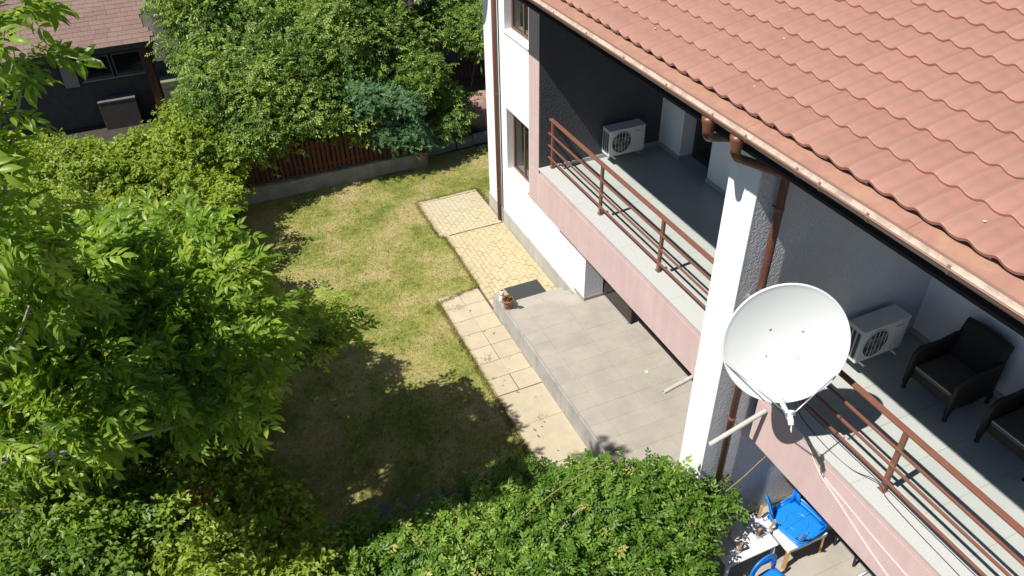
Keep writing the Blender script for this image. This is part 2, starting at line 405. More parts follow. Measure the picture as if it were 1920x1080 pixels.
# raised tiled terrace with two steps at its far end
ter = struct(build(B(4.93, 8.9, -.5, 11.70, -.05, .478), 'terrace', 'grout'))
def side(x0, x1, y0, y1, z0, z1, nm='side_panel', m='terrace_side'): return build(B(x0, x1, y0, y1, z0, z1), nm, m, ter, bevel=.003)
yb = 12.46
for ya in (10.9, 9.3, 7.7, 6.1, 4.5, 2.9, 1.3, -.3):
    side(4.885, 4.927, ya, yb-.005, -.04, .497); yb = ya
side(4.93, 5.19, 11.705, 12.46, -.04, .499, 'cheek_wall')
ty = 11.70; r = 0
while ty > -.4:
    xs = [4.93, 5.325, 6.12, 6.915, 7.71, 8.50, 8.9] if r % 2 == 0 else [4.93, 5.325, 6.12, 6.915, 7.71, 8.50, 8.9]
    for x0, x1 in zip(xs, xs[1:]):
        build(B(x0+.0012, x1-.0012, ty-.3968, ty-.0012, .46, .5+rnd.uniform(-.0007, .0007)), 'floor_tile', 'terrace_tile', ter)
    ty -= .398; r += 1
for s_, (z, y0, y1) in enumerate(((.335, 11.70, 12.05), (.17, 12.05, 12.40))):
    x = 5.195
    while x < 6.55:
        x1 = min(x+.68, 6.56); build(B(x+.002, x1-.002, y0+.002, y1, -.03, z), 'step_tile', 'terrace_tile', ter, bevel=.004); x += .68

# ------------------------------------------------------------------ house
house = thing('house', 'white and pink rendered two storey house with terracotta metal roof and open balconies', 'house', (7.5, 8, 0), world=True)
def hp(mb, name, m, bevel=0., parent=None, **k): return build(mb, name, m, parent or house, bevel=bevel, **k)
XW, XP = 6.57, 5.80
# far white wing with two window openings
wy0, wy1 = 14.17, 15.41
mb = MB()
mb.box(XW, XW+.35, 11.38, 12.45, .42, 2.70); mb.box(XW, XW+.35, 12.45, wy0, .42, 7.9); mb.box(XW, XW+.35, wy1, 16.65, .42, 7.9)
for za, zb in ((.42, 1.70), (3.34, 5.12), (6.78, 7.9)): mb.box(XW+.0005, XW+.3495, wy0, wy1, za, zb)
hp(mb, 'wall', 'white_render', .006)
hp(B(XW+.001, 12, 16.30, 16.649, .42, 7.9), 'end_wall', 'white_render')
hp(MB().box(XW-.02, XW+.3, 11.80, 16.67, -.05, .44), 'plinth', 'plinth', .006)
hp(B(XW-.12, 12, 12.95, 16.9, 7.9, 8.05), 'wing_roof', 'roof_metal')
hp(B(XW+1.5, XW+1.55, 12.6, 16.2, .5, 7.8), 'inner_wall', 'curtain')
for i, (za, zb) in enumerate(((1.70, 3.34), (5.12, 6.78))):
    wn = hp(MB().box(XW+.17, XW+.23, wy0, wy0+.07, za+.045, zb).box(XW+.17, XW+.23, wy1-.07, wy1, za+.045, zb).box(XW+.17, XW+.23, wy0+.07, wy1-.07, za+.045, za+.115).box(XW+.17, XW+.23, wy0+.07, wy1-.07, zb-.07, zb), 'window', 'window_brown', .004)
    hp(MB().box(XW+.175, XW+.225, wy0+.58, wy0+.65, za+.115, zb-.07), 'mullion', 'window_brown', .004, wn)
    hp(B(XW+.195, XW+.205, wy0+.07, wy0+.58, za+.115, zb-.07), 'pane', 'glass', 0, wn)
    hp(B(XW+.195, XW+.205, wy0+.65, wy1-.07, za+.115, zb-.07), 'pane', 'glass', 0, wn)
    hp(B(XW-.035, XW+.24, wy0-.03 if i else wy0+.002, wy1+.03 if i else wy1-.002, za, za+.042), 'sill', 'white_sill', .004, wn)
    hp(B(XW+.36, XW+.37, wy1-.55, wy1-.02, za+.1, zb), 'curtain', 'curtain', 0, wn)
# pier under the balcony, recessed garden door
hp(B(XW-.012, XW+.022, 11.385, 11.795, .502, .585), 'skirting', 'skirting', .003)
hp(B(XW+.001, 7.03, 11.372, 11.70, .5, 2.7), 'pier', 'grey_render', .004)
hp(MB().box(XW-.004, 7.05, 11.357, 11.371, .502, .585), 'skirting', 'skirting', .002)
dr = hp(B(7.06, 7.10, 10.25, 11.36, .52, 2.65), 'garden_door', 'door_brown', .004)
hp(B(7.055, 7.058, 10.35, 11.26, .62, 2.55), 'pane', 'glass', 0, dr)
hp(B(7.02, 7.08, 10.3, 11.32, .503, .525), 'threshold', 'skirting', .003, dr)
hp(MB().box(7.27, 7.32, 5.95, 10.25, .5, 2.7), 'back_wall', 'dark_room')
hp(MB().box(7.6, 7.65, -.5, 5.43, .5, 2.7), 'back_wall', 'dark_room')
# pillar and party wall between the two balconies
hp(MB().box(5.18, 5.2, 5.43, 5.91, .5, 7.40), 'pillar', 'white_render', .0)
hp(MB().box(5.2, 9.2, 5.431, 5.909, .5, 7.42), 'party_wall', 'grey_render', .004)
# balcony slabs, end wall and sills
hp(MB().box(XP, 8.9, 5.95, 12.5, 2.70, 3.46).box(XP, XP+.4, 5.95, 12.0, 3.46, 3.565), 'balcony_slab', 'pink_render', .006)
hp(MB().box(XP, 8.9, -1.5, 5.30, 2.70, 3.46).box(XP, XP+.4, -1.5, 5.28, 3.46, 3.565), 'balcony_slab', 'pink_render', .006)
hp(MB().box(XP, XP+.3, 12.055, 12.5, 3.46, 7.4), 'corner_column', 'pink_render', .006)
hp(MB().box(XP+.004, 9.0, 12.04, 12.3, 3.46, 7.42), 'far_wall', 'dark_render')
for a, b in ((5.91, 12.03), (-1.5, 5.36)):
    nseg = 4; st = (b-a)/nseg
    for i in range(nseg): hp(B(XP-.022, XP+.42, a+i*st+.001, a+(i+1)*st-.001, 3.567, 3.60), 'balcony_sill', 'sill_stone', .003)
for nm, a, b in (('left', 5.915, 12.035), ('right', -1.5, 5.425)):
    fl = hp(B(XP+.41, 9.2, a, b, 3.44, 3.492), 'balcony_floor', 'grout')
    yy = b
    while yy > a + .05:
        xx = XP+.425
        while xx < 8.85:
            hp(B(xx+.002, min(xx+.6, 8.9)-.002, max(yy-.6, a)+.002, yy-.002, 3.48, 3.5), 'floor_tile', 'balcony_tile', 0, fl); xx += .6
        yy -= .6
# back walls of the balconies
mb = MB().box(8.54, 9.2, 11.28, 12.04, 3.5, 7.42).box(8.52, 9.2, 5.91, 10.32, 3.5, 7.42).box(8.9, 9.25, 10.32, 11.28, 3.5, 7.42)
hp(mb, 'balcony_wall', 'white_render', .004)
hp(MB().box(8.60, 9.2, -1.5, 5.43, 3.5, 7.42), 'balcony_wall', 'white_render', .004)
dd = hp(B(8.84, 8.898, 10.33, 11.27, 3.52, 5.75), 'balcony_door', 'door_brown', .004)
hp(MB().box(8.835, 8.838, 10.43, 11.17, 3.65, 5.62), 'pane', 'glass', 0, dd)
hp(MB().tube([(8.80, 10.44, 4.5), (8.80, 10.44, 4.62)], .012), 'handle', 'galv', 0, dd)
sk = MB().box(8.515, 8.538, 11.265, 12.03, 3.501, 3.585).box(8.538, 8.83, 11.263, 11.278, 3.501, 3.585).box(8.497, 8.518, 5.915, 10.335, 3.501, 3.585).box(XP+.45, 8.514, 12.02, 12.038, 3.501, 3.585)
hp(sk, 'skirting', 'balcony_tile', .002)
hp(MB().box(8.578, 8.598, -1.5, 5.41, 3.501, 3.585).box(6.3, 8.577, 5.411, 5.428, 3.501, 3.585), 'skirting', 'balcony_tile', .002)
# ---- roof
TH = R_(13.); ct, st_ = math.cos(TH), math.sin(TH)
XE, ZE = 4.785, 7.715
roof = hp(MB().box(4.64, 9.2, -2.5, 12.9, 7.42, 7.45), 'roof', 'soffit')
def rp(s, y, h=0): return Vector((XE + s*ct - h*st_, y, ZE + s*st_ + h*ct))
hp(MB().sheet([[rp(-.125, y, -.09) for y in (-2.5, 12.9)], [rp(0.02, y, -.075) for y in (-2.5, 12.9)], [rp(5.2, y, -.075) for y in (-2.5, 12.9)]]), 'underlay', 'soffit', 0, roof)
for i in range(8):
    y0 = -2.5 + i*1.925
    hp(MB().sheet([[rp(-.142, y, -.095) for y in (y0, y0+1.922)], [rp(-.138, y, -.062) for y in (y0, y0+1.922)], [rp(.06, y, -.062) for y in (y0, y0+1.922)]]), 'eave_flashing', 'flashing', 0, roof, solid=.003)
PIT, ROW = .234, .408
def wave(t):               # cross-section of one metal tile, flat pan with a steep round crest
    t = t % 1.
    return .5*(1+math.cos(2*math.pi*t))**1.6/1.516*.037
ts = [0, .08, .16, .24, .32, .40, .5, .60, .68, .76, .84, .92, 1.]
def tile_mesh():
    mb = MB(); rows = []
    def tr(s, dz): return [Vector((s*ct - (wave(t)+dz)*st_, t*PIT, s*st_ + (wave(t)+dz)*ct)) for t in ts]
    mb.sheet([tr(.006, -.034), tr(0, -.004)])
    mb.sheet([tr(0, -.004), tr(.014, .002), tr(.21, .0), tr(ROW+.016, -.030)])
    return mb.mesh('roof_tile', 'roof_metal', True)
tm = tile_mesh()
for e in tm.edges: pass
tiles = []
for rix in range(12):
    for c in range(-18, 55):
        p = rp(rix*ROW, c*PIT + .06)
        if p.y + PIT > 12.92: continue
        tiles.append((p, rix, c))
def visible(p):
    d = p - CAM; z = d.dot(f_)
    if z <= 0: return False
    u = 960 + 1439.2*d.dot(r_)/z; v = 540 - 1439.2*d.dot(u_)/z
    return -60 < u < 1980 and -40 < v < 1100
vt = [t for t in tiles if visible(t[0] + Vector((.2, .12, 0)))]
vt.sort(key=lambda t: (t[0]-CAM).length); vis = set((t[1], t[2]) for t in vt[:300])
mb = MB()
tv = [v.co.copy() for v in tm.vertices]; tf = [tuple(p.vertices) for p in tm.polygons]
for p, rix, c in tiles:
    q = p + Vector((0, 0, rnd.uniform(-.0012, .0012)))
    if (rix, c) in vis: put('roof_tile', tm, roof).location = q
    else: mb.add([v + q for v in tv], tf)
tag(build(mb, 'roof_tiles', 'roof_metal', roof, True), None, None, kind='stuff')
# pale foam closure strips under the first tile row
for c in range(0, 44):
    if rnd.random() < .5:
        a = c*PIT + .06 + .05; p = [rp(.03, a, -.05), rp(.03, a+.13, -.05), rp(.03, a+.13, -.012), rp(.03, a, -.012)]
        hp(MB().add(p, [(0, 1, 2, 3)]), 'foam_strip', 'cushion_trim', 0, roof, solid=.004)
# droppings
for (s, y) in ((.30, 5.65), (.27, 5.42), (.25, 2.95), (.33, 7.5), (1.1, 6.2)):
    hp(MB().lathe([(.001, 0), (.012, .004), (.0, .006)], rp(s, y, .012), 7), 'bird_dropping', 'glaze_white', 0, roof)
# ---- gutter along the eave
gut = thing('gutter', 'brown half-round eave gutter with pale dusty channel along the terracotta roof', 'gutter', (4.56, 5, 7.6), world=True)
gc = Vector((4.565, 0, 7.645)); gr_ = .066
def arc(r, n=10, a0=180, a1=360): return [(r*math.cos(R_(a0+(a1-a0)*i/n)), r*math.sin(R_(a0+(a1-a0)*i/n))) for i in range(n+1)]
build(MB().sheet([[gc + Vector((x, y, z)) for x, z in arc(gr_)] for y in (-2.5, 2.3, 6.8, 10.5, 12.95)]), 'channel', 'gutter_brown', gut, True, solid=.004)
build(MB().sheet([[gc + Vector((x, y, z)) for x, z in arc(gr_-.004, 8, 196, 344)] for y in np.linspace(-2.45, 12.9, 30)]), 'channel_lining', 'gutter_inside', gut, True)
build(MB().tube([gc + Vector((-gr_, -2.5, .004)), gc + Vector((-gr_, 12.95, .004))], .010, 8), 'bead', 'gutter_brown', gut, True)
for y in (2.0, 2.75, 3.51, 4.04, 4.31, 5.0, 5.51, 6.31, 7.17, 8.05, 8.93, 9.8, 10.7, 11.6):
    a2 = [gc + Vector((x, 0, z)) for x, z in arc(gr_+.006, 10, 150, 330)]
    mb = MB().sheet([[p + Vector((0, y+d, 0)) for p in a2] for d in (-.014, .014)])
    build(mb, 'bracket', 'gutter_brown', gut, solid=.004)

# ------------------------------------------------------------------ downpipes
def elbow_path(pts, rr=.09, n=5):
    pts = [Vector(p) for p in pts]; out = [pts[0]]
    for a, b, c in zip(pts, pts[1:], pts[2:]):
        d1 = (a-b).normalized(); d2 = (c-b).normalized(); k = min(rr, (a-b).length*.45, (c-b).length*.45)
        p, q = b+d1*k, b+d2*k
        for i in range(n+1):
            t = i/n; out.append(p*(1-t)**2 + b*2*t*(1-t) + q*t*t)
    return out + [pts[-1]]
def downpipe(label, pts, clamps, funnel=True, r=.047, split=None):
    t = thing('downpipe', label, 'downpipe', pts[-1], group='brown downpipes', world=True)
    build(MB().tube(elbow_path(pts), r, 14), 'pipe', 'pipe_brown', t, True)
    if funnel:
        p = Vector(pts[0]); build(MB().lathe([(.075, .03), (.074, -.01), (.052, -.11), (.051, -.16)], p, 16), 'funnel', 'pipe_brown', t, True)
        for q in (pts[1], pts[2]):
            q = Vector(q)
    for c, d in clamps:
        c = Vector(c); build(MB().lathe([(r+.006, -.02), (r+.006, .02)], c, 14).bar(c, c+Vector(d), .02, .012), 'clamp', 'gutter_brown', t)
    for z in ():
        pass
    return t
downpipe('brown downpipe running down the side of the white pillar behind the dish', [(4.56, 5.17, 7.56), (4.56, 5.17, 7.36), (5.30, 5.25, 6.97), (5.455, 5.345, 6.86), (5.455, 5.345, .45)],
         [((5.455, 5.345, 6.45), (-.02, .09, 0)), ((5.455, 5.345, 3.2), (0, .09, 0)), ((5.455, 5.345, 1.0), (0, .09, 0))])
downpipe('brown gutter outlet and elbow pipe above the left balcony, farther from the dish', [(4.56, 5.62, 7.56), (4.56, 5.62, 7.37), (5.32, 6.02, 7.02), (5.36, 6.04, 6.8), (5.36, 6.0, 6.5)], [])
downpipe('straight brown downpipe at the far end of the white wall with windows', [(6.50, 15.86, 7.9), (6.50, 15.86, 4), (6.50, 15.86, .06)],
         [((6.50, 15.86, 1.0), (.07, 0, 0)), ((6.50, 15.86, 3.55), (.07, 0, 0))], False, r=.045)
tag(build(MB().tube([(6.555, 15.72, 7.9), (6.555, 15.72, 3), (6.55, 15.73, .06)], .012, 6), 'cable', 'cable_black'), 'dark cable running beside the far downpipe on the white wall', 'cable')

# ------------------------------------------------------------------ balcony railings
def railing(label, y0, y1, posts):
    t = thing('balcony_railing', label, 'railing', (6.03, (y0+y1)/2, 3.6), group='balcony railings', world=True)
    build(B(6.0, 6.075, y0, y1, 4.565, 4.60), 'handrail', 'rail_paint', t, bevel=.006)
    for z in (3.80, 4.05, 4.31):
        build(B(5.985, 6.012, y0, y1, z-.016, z+.016), 'bar', 'rail_paint', t, bevel=.003)
    for y in posts:
        o = build(B(6.013, 6.058, y-.03, y+.03, 3.601, 4.566), 'post', 'rail_paint', t, bevel=.003)
        build(MB().box(6.0, 6.075, y-.05, y+.05, 3.6005, 3.607), 'base_plate', 'rail_paint', o)
    for y in posts:
        for dy in (-.5, .4):
            if y0 < y+dy < y1: build(MB().lathe([(.007, 0), (.006, .004), (.0, .005)], (6.037, y+dy, 4.60), 7), 'rivet', 'galv', t)
railing('terracotta brown railing of the left balcony, between the pillar and the dark wall', 5.92, 12.03, (6.25, 8.14, 10.03, 11.93))
railing('terracotta brown railing of the right balcony, below the satellite dish', -1.4, 5.42, (5.2, 3.43, 1.55, -.3))

# ------------------------------------------------------------------ air conditioners (front faces -Y, local origin: centre of bottom back)
def air_con(label, loc, rz=0):
    t = thing('air_conditioner', label, 'air conditioner', loc, rz, 'outdoor air conditioner units')
    W, D, Hh = .80, .28, .55
    c = build(MB().box(-W/2, W/2, -D, 0, 0, Hh-.02), 'casing', 'ac_white', t, bevel=.012)
    build(MB().box(-W/2-.006, W/2+.006, -D-.008, .004, Hh-.02, Hh), 'lid', 'ac_white', t, bevel=.005)
    cx, cz, r = -.13, .27, .215
    build(MB().lathe([(r+.014, .0), (r+.012, .012), (r, .012), (r-.002, .0)], (cx, -D-.001, cz), 32, Matrix.Rotation(R_(90), 4, 'X')), 'fan_ring', 'ac_white', t, True)
    build(MB().lathe([(r-.004, .0), (r-.004, .004)], (cx, -D-.001, cz), 32, Matrix.Rotation(R_(90), 4, 'X')), 'fan_opening', 'ac_grille', t)
    for k in range(3):
        a = k*2.094+.5; mb = MB(); P = []
        for q in (.05, .12, .19):
            P.append([Vector((cx+q*math.cos(a+w_*(.9+.15*q)), -D-.007-.005*abs(w_), cz+q*math.sin(a+w_*(.9+.15*q)))) for w_ in (-.5, -.15, .25, .6)])
        build(mb.sheet(P), 'fan_blade', 'ac_fan', t, True, solid=.003)
    build(MB().lathe([(.045, 0), (.045, .012), (.03, .018)], (cx, -D-.004, cz), 16, Matrix.Rotation(R_(90), 4, 'X')), 'fan_hub', 'ac_fan', t, True)
    mb = MB()
    for x in (-.14, -.07, 0, .07, .14):
        hh = math.sqrt(r*r-x*x); mb.tube([(cx+x, -D-.02, cz-hh), (cx+x, -D-.02, cz+hh)], .0035, 5)
    for z in (-.1, .1):
        hh = math.sqrt(r*r-z*z); mb.tube([(cx-hh, -D-.017, cz+z), (cx+hh, -D-.017, cz+z)], .003, 5)
    build(mb, 'guard', 'ac_white', t)
    build(MB().box(.14, .385, -D-.007, -D-.0005, .06, .50), 'service_panel', 'ac_white', t, bevel=.004)
    mb = MB()
    for i in range(8): mb.box(.17+i*.017, .17+i*.017+.011, -D-.009, -D-.0072, .445, .463 if i % 3 else .466)
    build(mb, 'logo', 'red_print', t)
    mb = MB()
    for i in range(3): mb.box(-W/2-.004, -W/2-.0005, -D+.04+i*.075, -D+.09+i*.075, .06, .48)
    build(mb, 'side_grille', 'ac_grille', t)
    build(MB().tube(elbow_path([(.40, -.10, .16), (.50, -.10, .14), (.52, .02, .12), (.52, .06, -.12)], .06, 4), .022, 8), 'hose', 'cushion_trim', t, True)
    build(MB().tube(elbow_path([(.40, -.16, .10), (.46, -.17, .05), (.46, -.10, -.16)], .05, 4), .008, 6), 'cable', 'cable_black', t, True)
    for x in (-.28, .28):
        build(MB().bar((x, -D-.07, -.02), (x, .1, -.02), .035, .03), 'bracket', 'galv', t)
    return t
air_con('white air conditioner on the dark grey wall of the left balcony', (7.53, 11.93, 3.70))
air_con('white air conditioner beside the satellite dish on the right balcony', (7.50, 5.33, 3.77))

# ------------------------------------------------------------------ satellite dish
DC = Vector((5.184, 4.551, 5.229)); naz, nel = R_(239.76), R_(14.17)
dn = Vector((math.cos(nel)*math.cos(naz), math.cos(nel)*math.sin(naz), math.sin(nel)))
da = Vector((0, 0, 1)).cross(dn).normalized(); db = dn.cross(da)
RA, RB = .6595, .714
dish = thing('satellite_dish', 'large white satellite dish mounted beside the white pillar', 'satellite dish', (5.35, 5.0, 4.4), world=True)
def dpnt(rho, t, off=0): return DC + da*(RA*rho*math.cos(t)) + db*(RB*rho*math.sin(t)) + dn*(.115*(rho*rho-1)+off)
nseg = 72
P = [[dpnt(r_i/14, 2*math.pi*k/nseg) for k in range(nseg+1)] for r_i in range(0, 15)]
def closed(P):
    mb = MB(); n = len(P[0])-1
    mb.v = [tuple(P[0][0])] + [tuple(q) for row in P[1:] for q in row[:n]]
    mb.f = [(0, 1+k, 1+(k+1) % n) for k in range(n)] + [(1+i*n+k, 1+(i+1)*n+k, 1+(i+1)*n+(k+1) % n, 1+i*n+(k+1) % n) for i in range(len(P)-2) for k in range(n)]
    return mb
P += [[DC + da*((RA+.010)*math.cos(t)) + db*((RB+.010)*math.sin(t)) + dn*.008 for t in [2*math.pi*k/nseg for k in range(nseg+1)]],
      [DC + da*((RA+.016)*math.cos(t)) + db*((RB+.016)*math.sin(t)) - dn*.016 for t in [2*math.pi*k/nseg for k in range(nseg+1)]]]
build(closed(P), 'reflector', 'dish', dish, True, solid=.004)
for sx, sy in ((-1, -1), (1, -1), (1, 1), (-1, 1)):
    c = DC + da*(sx*.175+.01) + db*(sy*.165-.03) - dn*.105
    M = dn.to_track_quat('Z', 'Y').to_matrix().to_4x4()
    build(MB().lathe([(.017, 0), (.016, .006), (.008, .010), (.008, .014)], c, 12, M), 'bolt', 'galv', dish, True)
LN = Vector((4.90, 4.00, 4.775)); foot = DC - db*RB + dn*.0
arm0 = foot - dn*.10 + db*.1
build(MB().bar(arm0, LN - db*.03 + (foot-LN)*.06, .036, .05), 'feed_arm', 'dish', dish, bevel=.004)
for s_ in (-1, 1):
    t = R_(180+22) if s_ < 0 else R_(-28)
    e = DC + da*(RA*math.cos(t)) + db*(RB*math.sin(t)); build(MB().tube([e, LN + (e-LN)*.04], .008, 8), 'strut', 'galv', dish, True)
tgt = DC + db*-.1; ax = (tgt-LN).normalized(); M = ax.to_track_quat('Z', 'Y').to_matrix().to_4x4()
lnb = build(MB().lathe([(.022, -.10), (.03, -.095), (.033, -.03), (.028, -.02), (.028, .0), (.052, .02), (.052, .055), (.036, .06)], LN, 18, M), 'receiver', 'lnb', dish, True)
build(MB().lathe([(.055, .012), (.055, .03)], LN, 18, M), 'clamp', 'galv', dish)
cp = [LN - ax*.10, LN - ax*.15 + Vector((.01, 0, -.05)), LN + Vector((.03, -.03, -.20)), LN + Vector((.06, .0, -.17)), LN + Vector((.06, .05, -.08)), LN + (arm0-LN)*.3 - db*.02]
build(MB().tube(elbow_path(cp, .06, 4), .006, 6), 'receiver_cable', 'cable_white', dish, True)
bk = DC - dn*.14 - db*.03
build(MB().box(-.22, .22, -.20, .20, -.03, .0, Matrix.Translation(bk) @ Matrix((( da.x, db.x, dn.x, 0), (da.y, db.y, dn.y, 0), (da.z, db.z, dn.z, 0), (0, 0, 0, 1)))), 'back_bracket', 'galv', dish)
build(MB().tube([bk - dn*.08 + Vector((0, 0, .3)), bk - dn*.08 + Vector((0, 0, -.35))], .03, 12), 'mast', 'galv', dish, True)
m0 = bk - dn*.08
build(MB().bar(m0 + Vector((0, 0, -.28)), (m0.x+.05, 5.43, m0.z-.28), .05, .05).bar(m0 + Vector((0, 0, .1)), (m0.x+.05, 5.43, m0.z+.1), .05, .05), 'wall_arm', 'galv', dish)
# second, smaller dish on the far corner: only its shadow reaches the picture
d2 = thing('satellite_dish', 'small dish high on the far wall corner whose rounded shadow falls on the white wall', 'satellite dish', (6.5, 16.3, 6.6), world=True)
c2 = Vector((5.95, 16.45, 6.55)); Q = [[c2 + da*(.42*q/8*math.cos(2*math.pi*k/40)) + db*(.45*q/8*math.sin(2*math.pi*k/40)) + dn*.07*((q/8)**2-1) for k in range(41)] for q in range(9)]
build(closed(Q), 'reflector', 'dish', d2, True, solid=.004)
build(MB().tube([c2 - dn*.09, (6.25, 16.5, 6.4), (6.57, 16.5, 6.4)], .02, 8), 'wall_arm', 'galv', d2, True)

# drain spouts out of the balcony slabs
for lab, a, b in (('grey plastic drain spout sticking out below the dish over the chairs', (5.79, 5.12, 3.40), (5.02, 5.20, 3.02)), ('grey plastic drain spout left of the pillar over the terrace', (5.95, 6.68, 2.66), (5.28, 6.62, 2.585))):
    a, b = Vector(a), Vector(b); t = thing('drain_spout', lab, 'pipe', a, group='balcony drain spouts', world=True)
    d = (b-a).normalized(); mb = MB().tube([a, b], .034, 14, False).tube([b + d*.001, a], .028, 14, False)
    build(mb, 'pipe', 'pvc_grey', t, True)
    M = d.to_track_quat('Z', 'Y').to_matrix().to_4x4()
    n_ = 14; ring = MB()
    ring.v = [tuple(b + M @ Vector((r*math.cos(2*math.pi*k/n_), r*math.sin(2*math.pi*k/n_), 0))) for r in (.034, .028) for k in range(n_)]
    ring.f = [(k, (k+1) % n_, n_+(k+1) % n_, n_+k) for k in range(n_)]
    build(ring, 'rim', 'pvc_grey', t)

# cables on the right balcony
def cable(label, pts, r, m, seg=10):
    pts = [Vector(p) for p in pts]; out = []
    for i in range(len(pts)-1):
        p0, p1, p2, p3 = pts[max(i-1, 0)], pts[i], pts[i+1], pts[min(i+2, len(pts)-1)]
        for k in range(seg):
            t = k/seg; out.append(.5*((2*p1)+(p2-p0)*t+(2*p0-5*p1+4*p2-p3)*t*t+(3*p1-p0-3*p2+p3)*t**3))
    out.append(pts[-1]); tag(build(MB().tube(out, r, 5), 'cable', m, None, True), label, 'cable', 'cables on the right balcony')
cable('thin white cable hanging down the pink balcony front, upper of the two', [(5.77, 4.42, 3.61), (5.775, 4.36, 3.56), (5.787, 4.1, 3.33), (5.79, 3.6, 3.25), (5.79, 3.0, 3.17), (5.79, 2.0, 3.1)], .006, 'cable_white')
cable('thin white cable hanging down the pink balcony front, lower of the two', [(5.77, 4.41, 3.61), (5.775, 4.35, 3.55), (5.787, 4.08, 3.30), (5.79, 3.7, 3.16), (5.79, 3.1, 2.95), (5.79, 2.2, 2.72)], .006, 'cable_white')
cable('loose black cable lying along the speckled sill of the right balcony', [(5.98, 5.0, 3.8), (5.95, 4.7, 3.62), (5.90, 4.2, 3.606), (5.93, 3.8, 3.606), (5.99, 3.5, 3.70), (5.97, 3.3, 3.63), (5.95, 2.8, 3.606), (5.93, 2.3, 3.606), (5.9, 2.0, 3.606), (5.84, 1.9, 3.606)], .0055, 'cable_black')
cable('black cable strapped under the lowest bar of the right railing', [(5.975, 5.0, 3.78), (5.965, 4.3, 3.77), (5.97, 3.5, 3.775), (5.965, 2.6, 3.77), (5.97, 1.8, 3.775)], .006, 'cable_black')

# ------------------------------------------------------------------ wicker armchairs (local: front faces -X)
def armchair(label, loc, rz=0):
    t = thing('wicker_armchair', label, 'armchair', loc, rz, 'dark wicker armchairs on the right balcony')
    W, D = .72, .80
    for s in (-1, 1):
        y0, y1 = (s*W/2, s*(W/2-.055)); P = []
        prof = [(-.40, .60), (-.34, .655), (-.10, .64), (.15, .66), (.32, .70)]
        low = [(-.38, .13), (-.30, .20), (0, .16), (.25, .19), (.36, .05)]
        mb = MB(); n_ = len(prof)
        for y in (y0, y1): mb.v += [(x, y, z) for x, z in prof] + [(x, y, z) for x, z in low]
        k = 2*n_
        for i in range(n_-1):
            mb.f += [(i, i+1, n_+i+1, n_+i), (k+i, k+n_+i, k+n_+i+1, k+i+1), (i, k+i, k+i+1, i+1), (n_+i, n_+i+1, k+n_+i+1, k+n_+i)]
        mb.f += [(0, n_, k+n_, k), (n_-1, k+n_-1, k+2*n_-1, 2*n_-1)]
        arm = build(mb, 'arm_panel', 'wicker', t, bevel=.012)
        build(MB().tube([(-.405, (y0+y1)/2, .12), (-.41, (y0+y1)/2, .60), (-.34, (y0+y1)/2, .67), (0, (y0+y1)/2, .655), (.30, (y0+y1)/2, .70)], .032, 8), 'arm_edge', 'wicker', arm, True)
        for x in (-.385, .37):
            yy = (y0+y1)/2; build(MB().tube([(x, yy, .0), (x, yy, .035), (x*.99, yy, .16)], [.028, .022, .032], 10), 'leg', 'wicker', t, True)
            build(MB().lathe([(.03, 0), (.032, .015), (.02, .02)], (x, yy, 0), 10), 'foot', 'black_metal', t)
    build(MB().box(-.36, .30, -W/2+.056, W/2-.056, .20, .33), 'seat_base', 'wicker', t, bevel=.01)
    cu = build(MB().box(-.375, .24, -W/2+.062, W/2-.062, .332, .42), 'seat_cushion', 'cushion', t, bevel=.03)
    build(MB().tube([(-.374, -W/2+.08, .405), (-.376, W/2-.08, .405)], .008, 6), 'piping', 'cushion_trim', cu)
    M = Matrix.Translation((.24, 0, .30)) @ Matrix.Rotation(R_(14), 4, 'Y')
    mb = MB(); rows = []
    for i in range(7):
        z = i/6*.66; hw = (W/2-.02)*(1-.05*(i/6)**2); rows.append([M @ Vector((.035*(1-(y/hw)**2)-.03, y, z + (.02*(1-(y/hw)**2) if i == 6 else 0))) for y in np.linspace(-hw, hw, 9)])
    build(mb.sheet(rows), 'backrest', 'wicker', t, True, solid=.055)
    return t
armchair('dark wicker armchair nearer the air conditioner, with grey seat cushion', (8.02, 4.30, 3.5))
armchair('dark wicker armchair cut off by the picture edge, its cushion piped in white', (8.10, 3.22, 3.5))
wl = thing('wall_lamp', 'small grey wall lamp on the balcony wall behind the wicker armchairs', 'wall lamp', (8.598, 4.72, 3.98), world=True)
build(MB().box(8.57, 8.599, 4.65, 4.79, 3.93, 4.03), 'base', 'ac_white', wl, bevel=.006)
build(MB().box(8.535, 8.569, 4.665, 4.715, 3.94, 4.02), 'cap', 'galv', wl, bevel=.008); build(MB().box(8.535, 8.569, 4.725, 4.775, 3.94, 4.02), 'cap', 'galv', wl, bevel=.008)

